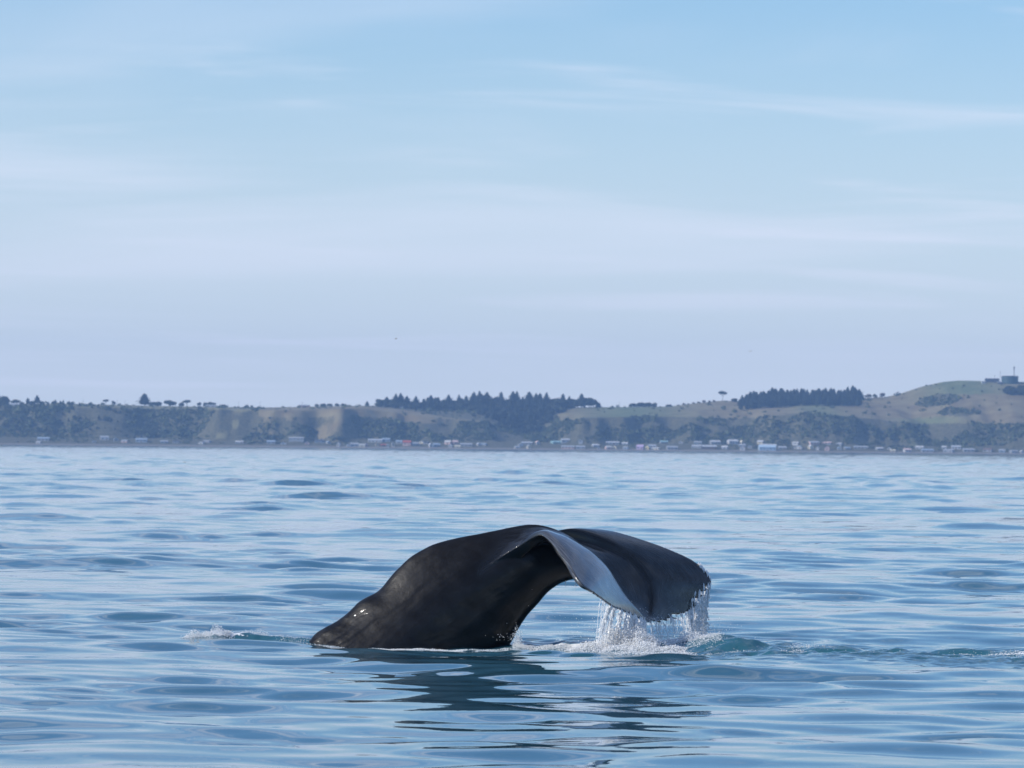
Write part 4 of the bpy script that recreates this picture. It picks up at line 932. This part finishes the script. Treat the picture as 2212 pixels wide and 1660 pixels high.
# droplets flung around
cents, radi = [], []
def spray(px, py, sx, sy, sd, dep, n, r0_, r1_):
    for _ in range(n):
        a, b = px + wrn.normal(0, sx), py + wrn.normal(0, sy)
        p = at(a, b, Y0 + dep + wrn.normal(0, sd))
        if p.z < 0.02: continue
        r = wrn.uniform(r0_, r1_) * wrn.uniform(0.5, 1.0)
        cents.append(p[:]); radi.append((r, r, r * wrn.uniform(0.9, 1.7)))
spray(1360, 1370, 34, 22, 0.25, -0.4, 1500, 0.003, 0.008)
spray(1372, 1392, 40, 7, 0.3, -0.6, 1800, 0.003, 0.010)
spray(1512, 1392, 22, 8, 0.3, 0.9, 1200, 0.003, 0.010)
spray(1385, 1385, 30, 9, 0.25, -0.4, 900, 0.004, 0.010)
spray(1505, 1365, 24, 26, 0.25, 1.1, 900, 0.003, 0.008)
spray(1515, 1385, 26, 12, 0.3, 0.9, 700, 0.003, 0.009)
spray(1440, 1368, 40, 20, 0.3, 0.4, 420, 0.003, 0.006)
spray(1290, 1360, 45, 22, 0.4, -0.5, 170, 0.003, 0.006)
spray(1180, 1350, 45, 25, 0.4, -0.3, 60, 0.003, 0.006)
spray(1560, 1370, 26, 14, 0.3, 0.8, 120, 0.003, 0.007)
spray(1119, 1380, 6, 10, 0.08, -0.3, 260, 0.003, 0.008)
spray(1116, 1362, 3, 6, 0.05, -0.3, 40, 0.003, 0.006)
spray(1090, 1378, 14, 7, 0.1, -0.5, 40, 0.003, 0.006)
spray(1745, 1400, 14, 6, 0.2, -0.6, 120, 0.003, 0.008)
V, Fa = scatter_blobs(np.array(cents), np.array(radi), OCT, 1, 0.0, 9)
spv = add_mesh('spray', V, Fa, M_spray, smooth=False)
spv['kind'] = 'stuff'; tag(spv, 'fine droplets flying around the falling water and the tail stock', 'spray')
# froth heaps: small bubbles piled on the water
cents, radi = [], []
def heap(px0, px1, py0, py1, hgt, n, r0_, r1_, dsp=0.18):
    """froth along the water between two picture points; hgt = heap height in metres"""
    a, b = on_near(px0, py0), on_near(px1, py1); n = int(n * 2.4)
    for _ in range(n):
        t = wrn.random(); p = a.lerp(b, t)
        x, yy = p.x + wrn.normal(0, 0.03), p.y + wrn.normal(0, dsp)
        hh = hgt * math.exp(-((yy - p.y) / (dsp * 1.5)) ** 2) * (0.55 + 0.45 * math.sin(t * 19 + px0) * math.sin(t * 7.3)) * (4 * t * (1 - t)) ** 0.3
        cents.append((x, yy, float(abs(hh) * wrn.random() ** 0.8))); r = wrn.uniform(r0_, r1_) * (0.32 + 0.35 * wrn.random() ** 3); radi.append((r * 1.3, r, r * 0.8))
heap(1112, 1300, 1394, 1406, 0.075, 1500, 0.006, 0.017, 0.12)
heap(1230, 1480, 1404, 1412, 0.14, 4200, 0.007, 0.022, 0.24)
heap(1285, 1420, 1398, 1406, 0.32, 3000, 0.007, 0.022, 0.20)
heap(1330, 1500, 1418, 1424, 0.06, 1500, 0.006, 0.018, 0.20)
heap(1440, 1550, 1396, 1400, 0.15, 1300, 0.006, 0.018, 0.35)
heap(1490, 1560, 1404, 1408, 0.06, 400, 0.005, 0.014, 0.2)
heap(1500, 1640, 1428, 1424, 0.03, 200, 0.005, 0.012, 0.12)
heap(400, 500, 1384, 1382, 0.14, 900, 0.006, 0.017, 0.10)
heap(470, 620, 1374, 1378, 0.10, 600, 0.005, 0.014, 0.10)
heap(600, 690, 1384, 1388, 0.03, 180, 0.005, 0.012, 0.10)
heap(660, 860, 1391, 1398, 0.02, 260, 0.004, 0.010, 0.05)
heap(820, 1000, 1398.5, 1399.5, 0.035, 1300, 0.006, 0.016, 0.07)
heap(690, 860, 1394, 1399, 0.02, 420, 0.005, 0.012, 0.07)
heap(980, 1110, 1400, 1396, 0.025, 420, 0.005, 0.013, 0.08)
heap(1025, 1110, 1404, 1400, 0.03, 180, 0.005, 0.012, 0.06)
heap(1112, 1124, 1392, 1394, 0.22, 300, 0.005, 0.012, 0.06)
heap(1700, 1790, 1412, 1414, 0.07, 260, 0.005, 0.014, 0.16)
heap(1770, 1900, 1408, 1412, 0.04, 160, 0.004, 0.010, 0.16)
heap(1690, 1740, 1432, 1432, 0.04, 160, 0.005, 0.013, 0.10)
heap(2060, 2240, 1436, 1440, 0.05, 700, 0.005, 0.014, 0.30)
C = np.array(cents); C[:, 2] += water_z(C[:, 0], C[:, 1]) - 0.004
V, Fa = scatter_blobs(C, np.array(radi), OCT, 1, 0.25, 10)
fr = add_mesh('froth', V, Fa, M_froth, smooth=False)
fr['kind'] = 'stuff'; tag(fr, 'white bubbling froth heaped on the water round the tail and wake', 'froth')

# ------------------------------------------------------------------ birds
M_gull = plain('gull_white', (0.75, 0.75, 0.74), 0.7, 0.08); M_gdark = plain('gull_grey', (0.08, 0.08, 0.09), 0.7, 0.15)
def bird(loc, span, label, flying, dark, rz=0.0):
    e = empty('gull', loc, label, 'bird', None, rz)
    prof = [(-0.5, 0.02), (-0.42, 0.07), (-0.2, 0.12), (0.05, 0.13), (0.22, 0.09), (0.3, 0.075), (0.38, 0.085), (0.46, 0.05), (0.56, 0.01)]
    k = 8; s = span * 0.45
    V = [(x * s, r * s * math.cos(6.283 * i / k), r * s * 0.9 * math.sin(6.283 * i / k) + (0.10 * s if (x > 0.25 and not flying) else 0)) for x, r in prof for i in range(k)]
    Fs = [(j * k + i, j * k + (i + 1) % k, (j + 1) * k + (i + 1) % k, (j + 1) * k + i) for j in range(len(prof) - 1) for i in range(k)]
    b = add_mesh('body', V, Fs, M_gdark if dark else M_gull, e)
    for sgn in (-1, 1):
        if flying:
            pts = [(0.12, 0.08, 0.06), (0.20, 0.5, 0.30), (0.05, 1.1, 0.16), (-0.06, 1.08, 0.15), (-0.04, 0.5, 0.26), (-0.14, 0.08, 0.05)]
        else:
            pts = [(0.12, 0.11, 0.06), (0.05, 0.14, 0.09), (-0.3, 0.09, 0.09), (-0.6, 0.02, 0.10), (-0.35, 0.06, 0.04), (0.0, 0.12, 0.0)]
        top = [(x * s, sgn * y * s, z * s) for x, y, z in pts]; bot = [(x, y, z - 0.02 * s) for x, y, z in top]
        n = len(pts)
        add_mesh('wing', top + bot, [tuple(range(n)), tuple(range(2 * n - 1, n - 1, -1))] + [(i, i + n, (i + 1) % n + n, (i + 1) % n) for i in range(n)], M_gdark, e, False)
    return e
p = on_plane(398, 1000); bird((p.x, p.y, float(water_z(p.x, p.y)[0]) + 0.03), 1.25, 'small dark-backed gull floating far out on the water, left of centre', False, False, 2.9)
p = on_plane(607, 1003); bird((p.x, p.y, float(water_z(p.x, p.y)[0]) + 0.03), 1.0, 'tiny white gull floating on the water right of the dark-backed one', False, False, 0.3)
bird(at(855.5, 732.5, 700)[:], 0.75, 'tiny bird gliding in the sky above the left-hand clifftop', True, True, 0.3)
bird(at(1621, 759.5, 700)[:], 0.6, 'tiny bird in the sky above the lone umbrella shaped tree', True, True, 1.2)

# ------------------------------------------------------------------ haze: the air between here and the coast
V, Fs = box(-3100, 3100, -330, 5780, -9, 125)
hz_ = add_mesh('haze', V, Fs, None, None, False)
hm_ = bpy.data.materials.new('haze_air'); hm_.use_nodes = True
hn = hm_.node_tree; hn.nodes.clear()
ho = hn.nodes.new('ShaderNodeOutputMaterial'); hv = hn.nodes.new('ShaderNodeVolumePrincipled')
hv.inputs['Color'].default_value = (0.36, 0.60, 1.0, 1); hv.inputs['Density'].default_value = 0.0001; hv.inputs['Anisotropy'].default_value = 0.1
hn.links.new(hv.outputs[0], ho.inputs['Volume'])
hz_.data.materials.append(hm_)
hz_['kind'] = 'stuff'
